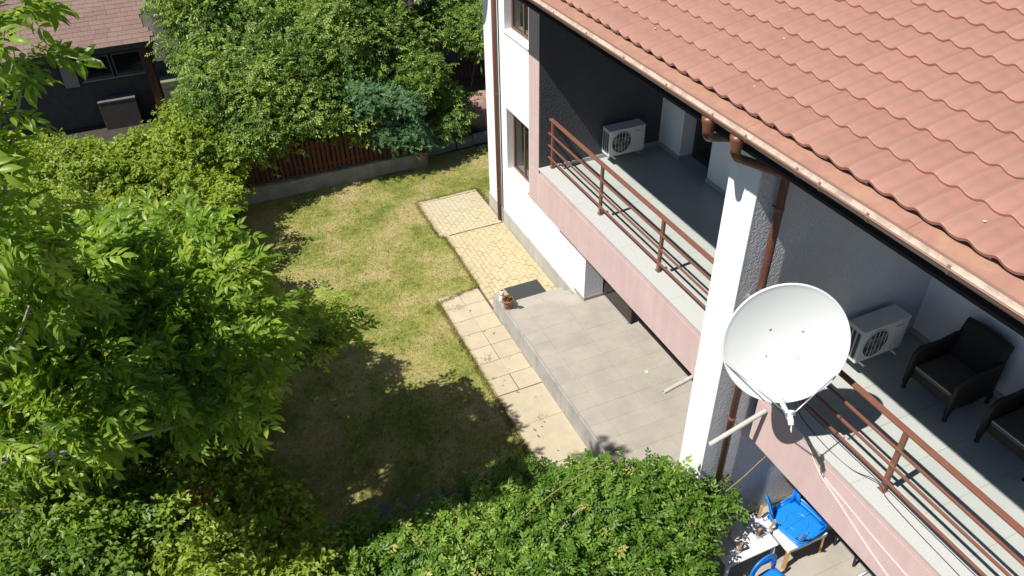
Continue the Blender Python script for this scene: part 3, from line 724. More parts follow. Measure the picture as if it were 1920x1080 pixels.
# ------------------------------------------------------------------ terrace things
tag(build(B(5.40, 6.25, 12.46, 13.06, .038, .052), 'doormat', 'black_rubber', None, bevel=.005), 'dark grey rubber doormat on the yellow pavers below the terrace steps', 'doormat')
pot = thing('flower_pot', 'terracotta pot of red flowers on the terrace corner', 'flower pot', (4.99, 11.86, .5))
build(MB().lathe([(.10, .0), (.105, .012), (.085, .014)], (0, 0, 0), 20), 'saucer', 'terracotta_worn', pot, True)
build(MB().lathe([(.075, .012), (.085, .06), (.112, .19), (.113, .195)], (0, 0, 0), 24), 'body', 'terracotta_worn', pot, True)
build(MB().lathe([(.113, .19), (.128, .19), (.13, .235), (.115, .237), (.112, .20)], (0, 0, 0), 24), 'rim', 'terracotta', pot, True)
build(MB().lathe([(.112, .2), (.05, .214), (.001, .217)], (0, 0, 0), 16), 'soil', 'potting', pot)
def leaf_cluster(n, rad, zc, size, m, nm, par, squash=.7):
    V = []; F = []; rr = []
    for i in range(n):
        d = Vector((rnd.gauss(0, 1), rnd.gauss(0, 1), abs(rnd.gauss(0, .8)))).normalized(); p = Vector((d.x*rad, d.y*rad, zc+d.z*rad*squash))*1.0
        a = (d + Vector((rnd.gauss(0, .5), rnd.gauss(0, .5), rnd.gauss(0, .4)))).normalized(); b = a.cross(Vector((rnd.gauss(0, .4), rnd.gauss(0, .4), 1))).normalized(); s = size*rnd.uniform(.6, 1.2)
        o = len(V); V += [p, p+a*s*.5+b*s*.33, p+a*s, p+a*s*.5-b*s*.33]; F += [(o, o+1, o+2), (o, o+2, o+3)]; rr += [rnd.random()]*4
    return tri_mesh(nm, np.array([tuple(v) for v in V]), np.array(F), m, rr, par)
leaf_cluster(46, .075, .215, .06, 'vine_leaf', 'leaves', pot)
leaf_cluster(40, .06, .245, .045, 'flower_red', 'blossom', pot)
fig = thing('figurine', 'small white ceramic hen figurine with red comb beside the flower pot', 'figurine', (4.965, 12.12, .5))
build(MB().lathe([(.05, 0), (.075, .05), (.07, .10), (.045, .15), (.035, .19), (.03, .21)], (0, 0, 0), 16), 'body', 'glaze_white', fig, True)
build(MB().lathe([(.025, .20), (.042, .225), (.042, .25), (.02, .275), (.002, .28)], (0, 0, 0), 14), 'head', 'glaze_white', fig, True)
build(MB().box(-.03, .03, -.008, .008, .265, .31), 'comb', 'glaze_red', fig, bevel=.006)
build(MB().lathe([(.046, .165), (.048, .18), (.04, .19)], (0, 0, 0), 14), 'scarf', 'glaze_red', fig, True)
build(MB().lathe([(.012, 0), (.006, .02), (.001, .03)], (0, -.04, .235), 8, Matrix.Rotation(R_(90), 4, 'X')), 'beak', 'flower_orange', fig)
build(MB().add([(.0, .05, .08), (.02, .11, .17), (-.02, .11, .17), (0, .06, .14)], [(0, 1, 3), (0, 3, 2), (0, 2, 1), (1, 2, 3)]), 'tail', 'glaze_white', fig)
tag(build(MB().lathe([(.028, 0), (.028, .008), (.02, .008), (.018, .004)], (6.62, 8.9, .501), 14), 'floor_drain', 'glaze_white', None), 'tiny white round drain cap on the grey terrace tiles', 'drain cap')
vs_ = thing('clay_vase', 'pale clay vase half hidden under the pink balcony by the garden door', 'vase', (7.22, 10.72, .5))
build(MB().lathe([(.07, 0), (.12, .12), (.13, .22), (.07, .36), (.055, .42), (.075, .45)], (0, 0, 0), 18), 'body', 'pvc_grey', vs_, True)

# ------------------------------------------------------------------ tables, stools and chairs under the right balcony
def rounded_plate(mb, x0, x1, y0, y1, z0, z1): return mb.box(x0, x1, y0, y1, z0, z1)
tb = thing('table', 'low white plastic table with pine legs under the overturned blue chair', 'table', (6.55, 4.75, .5))
build(MB().box(-.36, .36, -.34, .34, .44, .475), 'table_top', 'plastic_white', tb, bevel=.015)
build(MB().box(-.355, .355, -.335, -.315, .39, .439).box(-.355, .355, .315, .335, .39, .439).box(-.355, -.335, -.314, .314, .39, .439).box(.335, .355, -.314, .314, .39, .439), 'apron', 'plastic_white', tb)
for sx in (-1, 1):
    for sy in (-1, 1): build(MB().bar((sx*.345, sy*.325, 0), (sx*.325, sy*.305, .435), .06, .035), 'leg', 'pine_wood', tb, bevel=.004)
build(MB().box(-.16, .12, -.30, -.28, .28, .385), 'yellow_label', 'board_green', tb)
t2 = thing('table', 'white plastic garden table dappled by leaf shade beside the pillar', 'table', (5.66, 4.85, .5))
build(MB().box(-.46, .46, -.30, .30, .465, .50), 'table_top', 'plastic_white', t2, bevel=.017)
build(MB().box(-.43, .43, -.28, .28, .42, .464), 'apron', 'plastic_white', t2, bevel=.01)
for sx in (-1, 1):
    for sy in (-1, 1): build(MB().tube([(sx*.44, sy*.28, 0), (sx*.40, sy*.25, .42)], [.024, .034], 8), 'leg', 'plastic_white', t2, True)
def stool(label, loc, rz):
    t = thing('stool', label, 'stool', loc, rz, 'small stools turned upside down on the white table')
    build(MB().box(-.16, .16, -.15, .15, 0, .03), 'seat', 'plastic_clear', t, bevel=.012)
    build(MB().box(-.155, .155, -.145, -.13, .03, .055).box(-.155, .155, .13, .145, .03, .055).box(-.155, -.14, -.129, .129, .03, .055).box(.14, .155, -.129, .129, .03, .055), 'rim', 'plastic_clear', t)
    for sx in (-1, 1):
        for sy in (-1, 1): build(MB().bar((sx*.125, sy*.115, .03), (sx*.15, sy*.14, .27), .042, .03), 'leg', 'pine_wood', t, bevel=.004)
stool('upside-down stool with pine legs, next to the overturned blue chair', (6.0, 4.90, 1.0), R_(4))
stool('upside-down stool with pine legs, half hidden by the vine', (5.36, 4.82, 1.0), R_(-6))
def blue_chair(label, loc, rot, scl=1.25):
    t = thing('plastic_chair', label, 'chair', loc, 0, 'blue plastic chairs'); t.rotation_euler = rot; t.scale = (scl, scl, scl)
    rows = []
    for i in range(9):
        u = -1+i/4; rows.append([Vector((u*.23*(1-.06*v*v), v*.22*(1-.05*u*u), .33 - .012*(1-u*u)*(1-v*v) - .03*max(0, abs(u)-.8)*5*.2)) for v in np.linspace(-1, 1, 9)])
    build(MB().sheet(rows), 'seat', 'plastic_blue', t, True, solid=.012)
    mb = MB()
    rim = [(.23*math.copysign(abs(math.cos(a))**.45, math.cos(a)), .22*math.copysign(abs(math.sin(a))**.45, math.sin(a)), .315) for a in [2*math.pi*k/28 for k in range(29)]]
    build(MB().tube(rim, .014, 6), 'seat_rim', 'plastic_blue', t, True)
    build(MB().sheet([[Vector(p) for p in rim], [Vector((p[0]*1.03, p[1]*1.03, .262)) for p in rim]]), 'seat_skirt', 'plastic_blue', t, True, solid=.008)
    build(MB().bar((-.2, 0, .318), (.2, 0, .318), .01, .025).bar((0, -.2, .318), (0, .2, .318), .01, .025).tube([(.11*math.cos(2*math.pi*k/20), .11*math.sin(2*math.pi*k/20), .316) for k in range(21)], .006, 5), 'rib', 'plastic_blue', t)
    for sx in (-1, 1):
        for sy in (-1, 1):
            rows = []
            for k, (o_, z, wd) in enumerate(((0, .325, .07), (.022, .22, .055), (.045, .10, .042), (.075, 0, .036))):
                cx_, cy_ = sx*(.195+o_), sy*(.185+o_)
                rows.append([Vector((cx_ - sx*wd, cy_, z)), Vector((cx_ - sx*.012, cy_, z)), Vector((cx_, cy_ - sy*.012, z)), Vector((cx_, cy_ - sy*wd, z))])
            build(MB().sheet(rows), 'leg', 'plastic_blue', t, True, solid=.010)
    rows = []                         # arched backrest: two uprights joined by a curved top with an opening below
    outer = []; inner = []
    for k in range(21):
        a = math.pi*k/20; y = .20*math.cos(a); zt = .36 + .30*math.sin(a)**.55; outer.append(Vector((.215+.06*(zt-.36), y, zt)))
        zi = .36 + .20*math.sin(a)**.6; inner.append(Vector((.212+.06*(zi-.36), y*.72, zi)))
    build(MB().sheet([outer, inner]), 'backrest', 'plastic_blue', t, True, solid=.014)
    build(MB().tube(outer, .013, 6), 'backrest_edge', 'plastic_blue', t, True)
    return t
blue_chair('overturned blue plastic chair lying legs up on the low white table', (6.60, 4.74, 1.475), (R_(180), R_(0), R_(98)), 1.45)
blue_chair('blue plastic chair standing upright in front of the dappled white table', (5.64, 4.02, .5), (0, 0, R_(97)))
bn = thing('bench', 'black metal folding bench in the shade under the right balcony', 'bench', (7.3, 4.1, .5))
build(MB().box(-.10, .28, -.75, .42, .36, .40), 'seat', 'black_rubber', bn, bevel=.015)
build(MB().tube([(-.12, -.8, .33), (-.12, .45, .33)], .022, 8), 'side_tube', 'black_metal', bn, True)
build(MB().tube([(.28, -.8, .33), (.28, .45, .33)], .022, 8), 'side_tube', 'black_metal', bn, True)
for y in (-.05, .35, -.7):
    build(MB().tube([(-.12, y, .33), (-.13, y-.03, .03), (-.12, y-.03, .0)], .02, 8), 'leg', 'black_metal', bn, True)
    build(MB().tube([(.28, y, .33), (.29, y-.03, .0)], .02, 8), 'leg', 'black_metal', bn, True)
build(MB().tube([(-.2, -.25, .02), (.35, -.22, .02)], .022, 8), 'foot_tube', 'galv', bn, True)
bb = thing('storage_bin', 'dark round bin behind the overturned blue chair', 'bin', (7.18, 5.10, .5))
build(MB().lathe([(.13, 0), (.16, .42), (.165, .45), (.15, .45), (.14, .36)], (0, 0, 0), 20), 'body', 'black_metal', bb, True)
pb = thing('storage_box', 'grey plastic storage box in the shade under the pink balcony', 'box', (7.35, 4.85, .5))
build(MB().box(-.15, .2, -.2, .2, 0, .36), 'body', 'plastic_clear', pb, bevel=.015); build(MB().box(-.165, .215, -.215, .215, .36, .39), 'lid', 'plastic_clear', pb, bevel=.008)

# ------------------------------------------------------------------ far end: retaining wall, fence, edging, boulders
rw = thing('retaining_wall', 'low grey concrete retaining wall under the brown picket fence', 'wall', (2.5, 19.7, 0), world=True)
mb = MB(); rows = []
x = -1.2
while x < 5.81:
    z = .45 + .012*math.sin(x*2.1)
    rows.append([Vector((x, 19.555+.012*math.sin(x*3), -.05)), Vector((x, 19.56+.012*math.sin(x*3), z-.01)), Vector((x, 19.57, z)), Vector((x, 19.83, z)), Vector((x, 19.84, -.05))]); x += .35
build(mb.sheet(rows), 'wall', 'concrete', rw)
build(MB().box(5.452, 5.80, 19.54, 19.83, -.05, .40), 'end_block', 'concrete', rw, bevel=.01)
fn = thing('picket_fence', 'dark red-brown wooden picket fence standing on the low concrete wall', 'fence', (2.5, 19.72, .45), world=True)
pk = MB().add([(-.045, -.011, 0), (.045, -.011, 0), (.045, .011, 0), (-.045, .011, 0), (-.045, -.011, .95), (.045, -.011, .95), (.045, .011, .95), (-.045, .011, .95), (0, -.011, 1.0), (0, .011, 1.0)],
     [(0, 1, 5, 8, 4), (3, 7, 9, 6, 2), (0, 4, 7, 3), (1, 2, 6, 5), (4, 8, 9, 7), (5, 6, 9, 8), (0, 3, 2, 1)]).mesh('picket', 'fence_wood')
x = -1.1
while x < 5.8:
    o = put('picket', pk, fn); o.location = (x, 19.68+rnd.uniform(-.006, .006), .47+rnd.uniform(-.02, .02)); o.rotation_euler = (0, rnd.uniform(-.02, .02), rnd.uniform(-.03, .03)); x += .132
for z in (.62, 1.22): build(MB().box(-1.2, 5.85, 19.70, 19.735, z, z+.08), 'rail', 'fence_wood', fn)
for x in (-1.1, 1.2, 3.5, 5.75): build(MB().box(x, x+.08, 19.737, 19.82, .3, 1.5), 'post', 'fence_wood', fn)
f2 = thing('picket_fence', 'shaded stretch of brown picket fence behind the pink boulder', 'fence', (8, 23.3, 0), world=True)
x = 6.2
while x < 11: o = put('picket', pk, f2); o.location = (x, 23.3, .55+rnd.uniform(-.02, .02)); o.rotation_euler = (0, rnd.uniform(-.02, .02), 0); x += .132
for z in (.75, 1.3): build(MB().box(6.1, 11.1, 23.32, 23.35, z, z+.08), 'rail', 'fence_wood', f2)
for i, (x, lab) in enumerate(((5.86, 'grey concrete edging block at the end of the retaining wall'), (6.40, 'second grey edging block from the retaining wall'), (6.96, 'third grey edging block from the retaining wall'), (7.52, 'grey edging block nearest the white house wall'))):
    o = tag(build(MB().box(0, .52, 0, .16, -.03, .27), 'edging_block', 'concrete', None, bevel=.012), lab, 'edging block', 'edging blocks at the end of the lawn')
    o.location = (x, 20.12+.06*i*rnd.uniform(.5, 1), 0); o.rotation_euler = (rnd.uniform(-.05, .05), 0, rnd.uniform(-.08, .12))
def boulder(label, c, r, m, seed, n=3):
    q = random.Random(seed); import bmesh
    bm = bmesh.new(); bmesh.ops.create_icosphere(bm, subdivisions=n, radius=1)
    ph = [q.uniform(0, 6.3) for _ in range(6)]
    for v in bm.verts:
        p = v.co; d = 1 + .13*math.sin(2.3*p.x+ph[0]) + .12*math.sin(3.1*p.y+ph[1]) + .1*math.sin(4.2*p.z+ph[2]+p.x*2) + .05*math.sin(9*p.x+ph[3])*math.sin(8*p.y+ph[4])
        v.co = Vector((p.x*r[0], p.y*r[1], p.z*r[2]))*d
    me = bpy.data.meshes.new('boulder'); bm.to_mesh(me); bm.free(); me.materials.append(MATS[m]); me.polygons.foreach_set('use_smooth', [True]*len(me.polygons))
    o = put('boulder', me); o.location = c; return tag(o, label, 'boulder')
boulder('large pinkish boulder at the far end beside the white house wall', (8.35, 21.75, .3), (.95, .7, .62), 'rock_pink', 3)
boulder('smaller brown boulder left of the large pinkish one', (7.1, 21.35, .15), (.5, .45, .38), 'rock_pink', 5)
boulder('small rounded grey stone showing through the vine at the lawn edge', (1.25, 7.75, .12), (.17, .14, .17), 'rock_grey', 8)
boulder('pale angular stone beside the gravel at the lawn edge', (2.2, 7.6, .06), (.24, .17, .12), 'rock_grey', 9)
# gravel strip with a kerb at the near edge of the lawn
N2 = 2600; px_ = rng.uniform(.9, 2.6, N2); py_ = 8.25 - .33*(px_-1.)*.6 + rng.normal(0, .11, N2)
tv_ = np.array([(1, 0, 0), (-.6, .8, 0), (-.5, -.8, .1), (0, 0, .9)]); tf_ = np.array([(0, 1, 3), (1, 2, 3), (2, 0, 3)])
sc_ = rng.uniform(.012, .028, N2); an = rng.uniform(0, 6.28, N2)
V = np.empty((N2, 4, 3)); V[..., 0] = px_[:, None] + sc_[:, None]*(tv_[:, 0]*np.cos(an)[:, None]-tv_[:, 1]*np.sin(an)[:, None]); V[..., 1] = py_[:, None] + sc_[:, None]*(tv_[:, 0]*np.sin(an)[:, None]+tv_[:, 1]*np.cos(an)[:, None]); V[..., 2] = .014 + sc_[:, None]*tv_[:, 2]
tag(tri_mesh('gravel', V.reshape(-1, 3), (tf_[None]+4*np.arange(N2)[:, None, None]).reshape(-1, 3), 'gravel'), 'strip of grey gravel along the shaded near edge of the lawn', 'gravel', kind='stuff')
for i, (x, y, lab) in enumerate(((1.0, 7.9, 'short grey kerb stone by the gravel, farther from the terrace'), (1.6, 7.62, 'short grey kerb stone by the gravel, nearer the terrace'))):
    o = tag(build(MB().box(-.3, .3, -.05, .05, -.02, .12), 'kerb_stone', 'concrete', None, bevel=.01), lab, 'kerb stone', 'kerb stones by the gravel'); o.location = (x, y, 0); o.rotation_euler = (0, 0, R_(-26))

# ------------------------------------------------------------------ shed in the neighbouring garden
sh = thing('shed', 'old shed with brown shingle roof and dark windows beyond the vines', 'shed', (-3.5, 28, 0), world=True)
build(MB().box(-7.5, -.95, 27.0, 27.2, -.05, 1.5).box(-7.5, -.95, 27.0, 27.2, 2.22, 2.75).box(-7.5, -3.1, 27.001, 27.2, 1.5, 2.22), 'wall', 'shed_wall', sh)
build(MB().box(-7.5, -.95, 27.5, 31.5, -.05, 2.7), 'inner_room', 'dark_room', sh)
for x0, x1 in ((-3.08, -2.16), (-2.10, -1.2)):
    wn = build(MB().box(x0, x0+.05, 26.97, 27.03, 1.5, 2.22).box(x1-.05, x1, 26.97, 27.03, 1.5, 2.22).box(x0+.05, x1-.05, 26.97, 27.03, 1.5, 1.56).box(x0+.05, x1-.05, 26.97, 27.03, 2.17, 2.22), 'window', 'shed_frame', sh)
    build(B(x0+.05, x1-.05, 26.995, 27.005, 1.56, 2.17), 'pane', 'glass', wn)
    build(B(x0-.03, x1+.03, 26.90, 27.0, 1.46, 1.50), 'sill', 'board_pale', wn)
build(MB().box(-1.2, -.96, 26.55, 26.70, -.05, 2.5), 'post', 'shed_post', sh)
build(MB().box(-7.6, -.6, 26.42, 26.50, 2.44, 2.58), 'fascia', 'shed_wall', sh)
sr = build(MB().add([(-7.6, 26.42, 2.58), (-.6, 26.42, 2.58), (-.6, 32, 4.53), (-7.6, 32, 4.53)], [(0, 1, 2, 3)]), 'roof', 'shed_wall', sh, solid=.03)
sa = math.atan2(1.95, 5.58)
smesh = {}
for wv in (.30, .36, .42):
    mb = MB(); cs, ss = math.cos(sa), math.sin(sa)
    mb.box(0, wv-.006, 0, .255, 0, .012); mb.v = [(x, y*cs-z*ss, y*ss+z*cs+(-.010*y/.25)) for x, y, z in mb.v]; smesh[wv] = mb.mesh('shingle', 'shingle')
cnt = 0; restm = MB()
for r in range(24):
    x = -7.6 - rnd.uniform(0, .3)
    while x < -.62:
        wv = rnd.choice((.30, .36, .42)); p = Vector((x, 26.40+r*.232*cs, 2.60+r*.232*ss+.012))
        if x + wv < -.58:
            if r < 15 and -6.2 < x and cnt < 300:
                put('shingle', smesh[wv], sr).location = p; cnt += 1
            else: restm.add([v.co + p for v in smesh[wv].vertices], [tuple(q.vertices) for q in smesh[wv].polygons])
        x += wv
tag(build(restm, 'shingles', 'shingle', sr), None, None, kind='stuff')
pn = tag(build(MB().box(-.21, .21, -.02, .02, 0, .82), 'board', 'board_pale', None, bevel=.004), 'pale grey panel hanging against the dark shed wall', 'panel'); pn.location = (-3.42, 26.88, 1.39); pn.rotation_euler = (R_(4), R_(3), 0)
bx = thing('crate', 'mossy green wooden crate beside the brown shed post', 'crate', (-.45, 26.6, 0))
for i in range(5): build(MB().box(-.42, .42, -.30, -.28, .05+i*.25, .27+i*.25), 'slat', 'board_green', bx)
build(MB().box(-.42, .42, -.279, .3, 0, 1.28), 'body', 'board_green', bx)
bx2 = thing('crate', 'long grey trough under the shed windows', 'trough', (-2.3, 26.6, 0))
build(MB().box(-.55, .55, -.2, .2, 0, .9), 'body', 'shed_wall', bx2, bevel=.01); build(MB().box(-.56, .56, -.21, .21, .9, .94), 'lid', 'shed_frame', bx2, bevel=.005)
yd = struct(build(B(-9, -.2, 23.2, 27.0, -.04, .0), 'shade_dark_paving', 'soil'))  # dark soil colour stands in for the tree shade over this yard

# ------------------------------------------------------------------ vegetation
def blade(L, W, fold=.14, droop=.12, seg=2):
    """one leaflet along +x, midrib fold, tris"""
    if seg == 1:
        V = [(0, 0, 0), (.45*L, W/2, fold*W), (L, 0, -droop*L), (.45*L, -W/2, fold*W)]; F = [(0, 2, 1), (0, 3, 2)]
    else:
        V = [(0, 0, 0), (.42*L, 0, -.02*L), (.75*L, 0, -.4*droop*L), (L, 0, -droop*L), (.30*L, W/2*.92, fold*W), (.68*L, W/2*.8, fold*W-.25*droop*L), (.30*L, -W/2*.92, fold*W), (.68*L, -W/2*.8, fold*W-.25*droop*L)]
        F = [(0, 1, 4), (1, 2, 5), (1, 5, 4), (2, 3, 5), (0, 6, 1), (1, 7, 2), (1, 6, 7), (2, 7, 3)]
    return V, F
def compound(n_pairs, L, lw, rach, seed, seg=2, droop=.25, spread=65, stem=True):
    q = random.Random(seed); V = []; F = []
    def rp_(t): return Vector((rach*t, 0, .10*rach*t - droop*rach*t*t))
    def addleaf(base, ang, ll, ww, tilt):
        lv, lf = blade(ll, ww, q.uniform(.08, .2), q.uniform(.08, .3), seg)
        M = Matrix.Translation(base) @ Matrix.Rotation(ang, 4, 'Z') @ Matrix.Rotation(tilt, 4, 'Y') @ Matrix.Rotation(q.uniform(-.45, .45), 4, 'X')
        o = len(V); V.extend(tuple(M @ Vector(p)) for p in lv); F.extend(tuple(i+o for i in f) for f in lf)
    for i in range(n_pairs):
        t = .30 + .62*i/max(1, n_pairs-1)*.95 if n_pairs > 1 else .6
        k = .72 + .38*(i+1)/n_pairs
        for s in (-1, 1): addleaf(rp_(t), s*R_(spread + q.uniform(-12, 12) - 12*i/n_pairs), L*k*q.uniform(.88, 1.1), lw*k, R_(q.uniform(4, 26)))
    addleaf(rp_(1.), q.uniform(-.2, .2), L*1.12, lw*1.15, R_(q.uniform(8, 28)))
    if stem:
        o = len(V); ww = rach*.012
        pts = [rp_(t) for t in (0, .5, 1.)]
        for p in pts: V += [(p.x, -ww, p.z), (p.x, ww, p.z)]
        F += [(o, o+2, o+1), (o+1, o+2, o+3), (o+2, o+4, o+3), (o+3, o+4, o+5)]
    return np.array(V), np.array(F)
def norm(a): return a/np.maximum(np.linalg.norm(a, axis=-1, keepdims=True), 1e-9)
def scatter(name, P, A, Nn, S, temps, m, parent, rv=None):
    """instances of templates at P, axis A, normal Nn, scale S -> one mesh"""
    n = len(P); A = norm(A); Nn = norm(Nn - A*(Nn*A).sum(1, keepdims=True)); Bv = np.cross(Nn, A)
    ch = rng.integers(0, len(temps), n); VV = []; FF = []; RR = []; off = 0
    for ti, (tv, tf) in enumerate(temps):
        i = np.where(ch == ti)[0]
        if not len(i): continue
        v = P[i, None] + S[i, None, None]*(tv[None, :, 0:1]*A[i, None] + tv[None, :, 1:2]*Bv[i, None] + tv[None, :, 2:3]*Nn[i, None])
        VV.append(v.reshape(-1, 3)); k = len(tv)
        FF.append((tf[None] + (off + k*np.arange(len(i)))[:, None, None]).reshape(-1, 3)); off += k*len(i)
        r = rng.random(len(i)) if rv is None else np.clip(rv[i] + rng.normal(0, .16, len(i)), 0, .999)
        RR.append(np.repeat(r, k))
    return tri_mesh(name, np.concatenate(VV), np.concatenate(FF), m, np.concatenate(RR), parent)
def lump(d, ph, a=.22):
    return 1 + a*(np.sin(3.1*d[:, 0]+ph[0]+1.7*d[:, 1]) * np.sin(2.7*d[:, 1]+ph[1]) + .7*np.sin(6.3*d[:, 2]+ph[2]+3*d[:, 0])*np.sin(5.7*d[:, 0]+ph[3]) + .5*np.sin(11*d[:, 1]+ph[4])*np.sin(9*d[:, 2]+ph[5]))
def shell(blobs, dens, low=-.35, inner=.12, flat=.85, jit=(.72, 1.06), zmin=.0):
    """points spread over lumpy overlapping blobs; returns P, outward D, depth"""
    PP, DD = [], []
    for bi, b in enumerate(blobs):
        c = np.array(b[:3]); R = b[3]; n = int(4*np.pi*R*R*dens*(b[4] if len(b) > 4 else 1.))
        d = norm(rng.normal(size=(n, 3))); d = d[d[:, 2] > low + rng.uniform(-.2, .2, len(d))]
        ph = rng.uniform(0, 6.3, 6); rad = R*lump(d, ph)*(rng.uniform(*jit, len(d)))
        k = rng.random(len(d)) < inner; rad[k] *= rng.uniform(.3, .8, k.sum())
        p = c + d*rad[:, None]*np.array([1, 1, flat]); keep = np.ones(len(p), bool)
        for bj, b2 in enumerate(blobs):
            if bj == bi: continue
            e = (p-np.array(b2[:3]))/np.array([1, 1, flat]); keep &= ~((np.linalg.norm(e, axis=1) < b2[3]*.70) & (rng.random(len(p)) < .9))
        keep &= p[:, 2] > zmin
        PP.append(p[keep]); DD.append(d[keep])
    return np.concatenate(PP), np.concatenate(DD)
def clumps(blobs, k=7, lo=.34, hi=.58, core=.55):
    """break each big blob into a smaller core and knobs on its surface, so the outline is uneven and dark gaps open"""
    out = []
    for b in blobs:
        out.append((b[0], b[1], b[2]-.1*b[3], b[3]*core, .40))
        for _ in range(k):
            d = norm(rng.normal(size=3)*np.array([1, 1, .9])); d[2] = abs(d[2])*.9 - .15; q = b[3]*rng.uniform(.62, .95); r = b[3]*rng.uniform(lo, hi)
            out.append((b[0]+d[0]*q, b[1]+d[1]*q, b[2]+d[2]*q*.85, r))
    return out
def shoots(P, D, n, L, up=.3, hang=.0, spread=.35):
    """each start point grows a short curved shoot carrying n leaves -> leaf positions, tangents, outward"""
    m = len(P); T = norm(D + np.array([0, 0, up]) + rng.normal(0, spread, (m, 3))); Ls = L*rng.uniform(.45, 1.25, m)
    side = norm(np.cross(T, rng.normal(size=(m, 3)))); t = (np.arange(n)+.5)/n
    X = P[:, None] + T[:, None]*(Ls[:, None]*t)[..., None] + side[:, None]*(.18*Ls[:, None]*np.sin(t*2.2))[..., None]
    X[..., 2] -= (hang*Ls[:, None]*t*t)
    sgn = np.where(np.arange(n) % 2 == 0, 1., -1.)
    az = norm(np.cross(T, np.array([0, 0, 1.]) + rng.normal(0, .35, (m, 3))))
    A = .45*T[:, None] + sgn[None, :, None]*az[:, None]*.85 + rng.normal(0, .28, (m, n, 3)); A[..., 2] -= .18
    Nn = np.array([-.50, -.12, .80]) + .35*D[:, None] + rng.normal(0, .30, (m, n, 3))
    return X.reshape(-1, 3), A.reshape(-1, 3), Nn.reshape(-1, 3), np.repeat(T, n, 0)
def clumpval(P, s=1.6):
    ph = rng.uniform(0, 6.3, 6)
    v = np.sin(P[:, 0]*s+ph[0])*np.sin(P[:, 1]*s*1.2+ph[1]) + .7*np.sin(P[:, 2]*s*2.2+ph[2]+P[:, 0]*s) + .6*np.sin(P[:, 1]*s*2.9+ph[3])*np.sin(P[:, 0]*s*3.1+ph[4])
    return np.clip(.47 + .22*v, .02, .93)
def stems(name, P, D, n, L, r, m, parent, up=.35, hang=.2):
    mb = MB(); idx = rng.choice(len(P), min(n, len(P)), False)
    for i in idx:
        p = Vector(P[i]); d = (Vector(D[i]) + Vector((rnd.gauss(0, .5), rnd.gauss(0, .5), up))).normalized(); l = L*rnd.uniform(.5, 1.3); s = d.cross(Vector((rnd.gauss(0, 1), rnd.gauss(0, 1), rnd.gauss(0, 1)))).normalized()
        pts = [p - d*l*.5 + (d*l*1.5*t + s*.2*l*math.sin(2.5*t) - Vector((0, 0, hang*l*t*t))) for t in (0, .2, .4, .6, .8, 1)]
        mb.tube(pts, [r*(1-.14*k) for k in range(6)], 4, False)
    o = build(mb, name, m, parent); o['kind'] = 'stuff'; return o
T_walnut = [compound(3 + s % 2, .135, .052, .27, s, 2, .42, 58) for s in (1, 2, 3, 4)]
T_trump = [compound(4, .058, .030, .20, s, 1, .25, 60, False) for s in (11, 12, 13)]
T_vine = [compound(4, .052, .027, .17, s, 1, .22, 58, False) for s in (21, 22, 23)]
T_trif = [compound(1, .060, .042, .055, s, 1, .2, 70, False) for s in (31, 32, 33)]
T_oval = [tuple(np.array(q) for q in blade(.055, .034, .15, .12, 1)), tuple(np.array(q) for q in blade(.065, .036, .2, .2, 1))]

# ---- walnut tree: big drooping compound leaves, trunk outside the left edge
wal = [(-1.28, 6.66, 9.08, .22), (-1.17, 6.5, 8.85, .12), (-1.1, 6.4, 8.74, .04), (-1.44, 6.35, 8.45, .22), (-1.64, 6.26, 8.1, .26), (-1.7, 6.25, 7.6, .3), (-1.72, 6.68, 6.8, .4), (-1.95, 7.79, 5.96, .6), (-1.02, 8.19, 5.21, .62), (-.46, 8.14, 5.05, .52), (-.34, 8.95, 5.1, .40), (-.87, 9.1, 5.3, .48),
       (.0, 8.79, 4.95, .25), (-1.51, 8.66, 5.6, .6), (-.39, 7.61, 4.8, .45), (-1.09, 7.5, 5.0, .55), (-1.88, 7.28, 5.3, .55), (-1.21, 7.0, 4.9, .4), (-.68, 6.85, 4.7, .3), (-.31, 6.88, 4.55, .12), (-2.33, 6.86, 5.24, .45), (-1.8, 6.73, 4.9, .15), (-2.69, 7.51, 5.6, .6), (-2.6, 9.4, 4.2, .8), (-1.5, 9.9, 3.9, .7), (-1.3, 11.2, 3.9, .6), (-2.0, 11.9, 3.8, .6), (-1.05, 12.2, 3.2, .45), (-2.4, 10.8, 4.2, .7)]
wt = thing('walnut_tree', 'walnut tree with large drooping compound leaves filling the left foreground', 'tree', (-4.3, 8.9, 0), world=True)
build(MB().tube([(-4.3, 8.9, -.1), (-4.2, 8.8, 1.2), (-4.0, 8.6, 2.4), (-3.7, 8.4, 3.4), (-3.3, 8.2, 4.6), (-2.8, 8.0, 5.8)], [.2, .16, .14, .12, .09, .04], 12), 'trunk', 'bark', wt, True)
crown = bpy.data.objects.new('crown', None); col.objects.link(crown)
crown.parent = wt; crown.matrix_parent_inverse = Matrix.Translation(-WORLD[wt.name])
for b in wal:
    e = Vector(b[:3]); s = Vector((-3.6, 8.35, 3.7 + .2*(e.z-5.5))); md = (s+e)/2 + Vector((0, 0, -.25))
    pts = [s*(1-t)**2 + md*2*t*(1-t) + e*t*t for t in (0, .2, .4, .6, .8, 1)]
    build(MB().tube(pts, [.05, .042, .034, .026, .018, .008], 7), 'limb', 'bark_pale', crown, True)
P, D = shell(clumps(wal, 4, .4, .6, .8), 34, -.45, .15, .85, (.55, 1.2))
X, A, Nn, T = shoots(P, D, 4, .30, .25, .25, .4)
k = len(X); A = .5*norm(A) + .6*T + rng.normal(0, .3, (k, 3)); A[:, 2] -= .30
S = rng.uniform(.62, 1.15, k)*rng.choice([.8, 1, 1, 1.15], k)
dist = np.linalg.norm(X - np.array(CAM), axis=1)
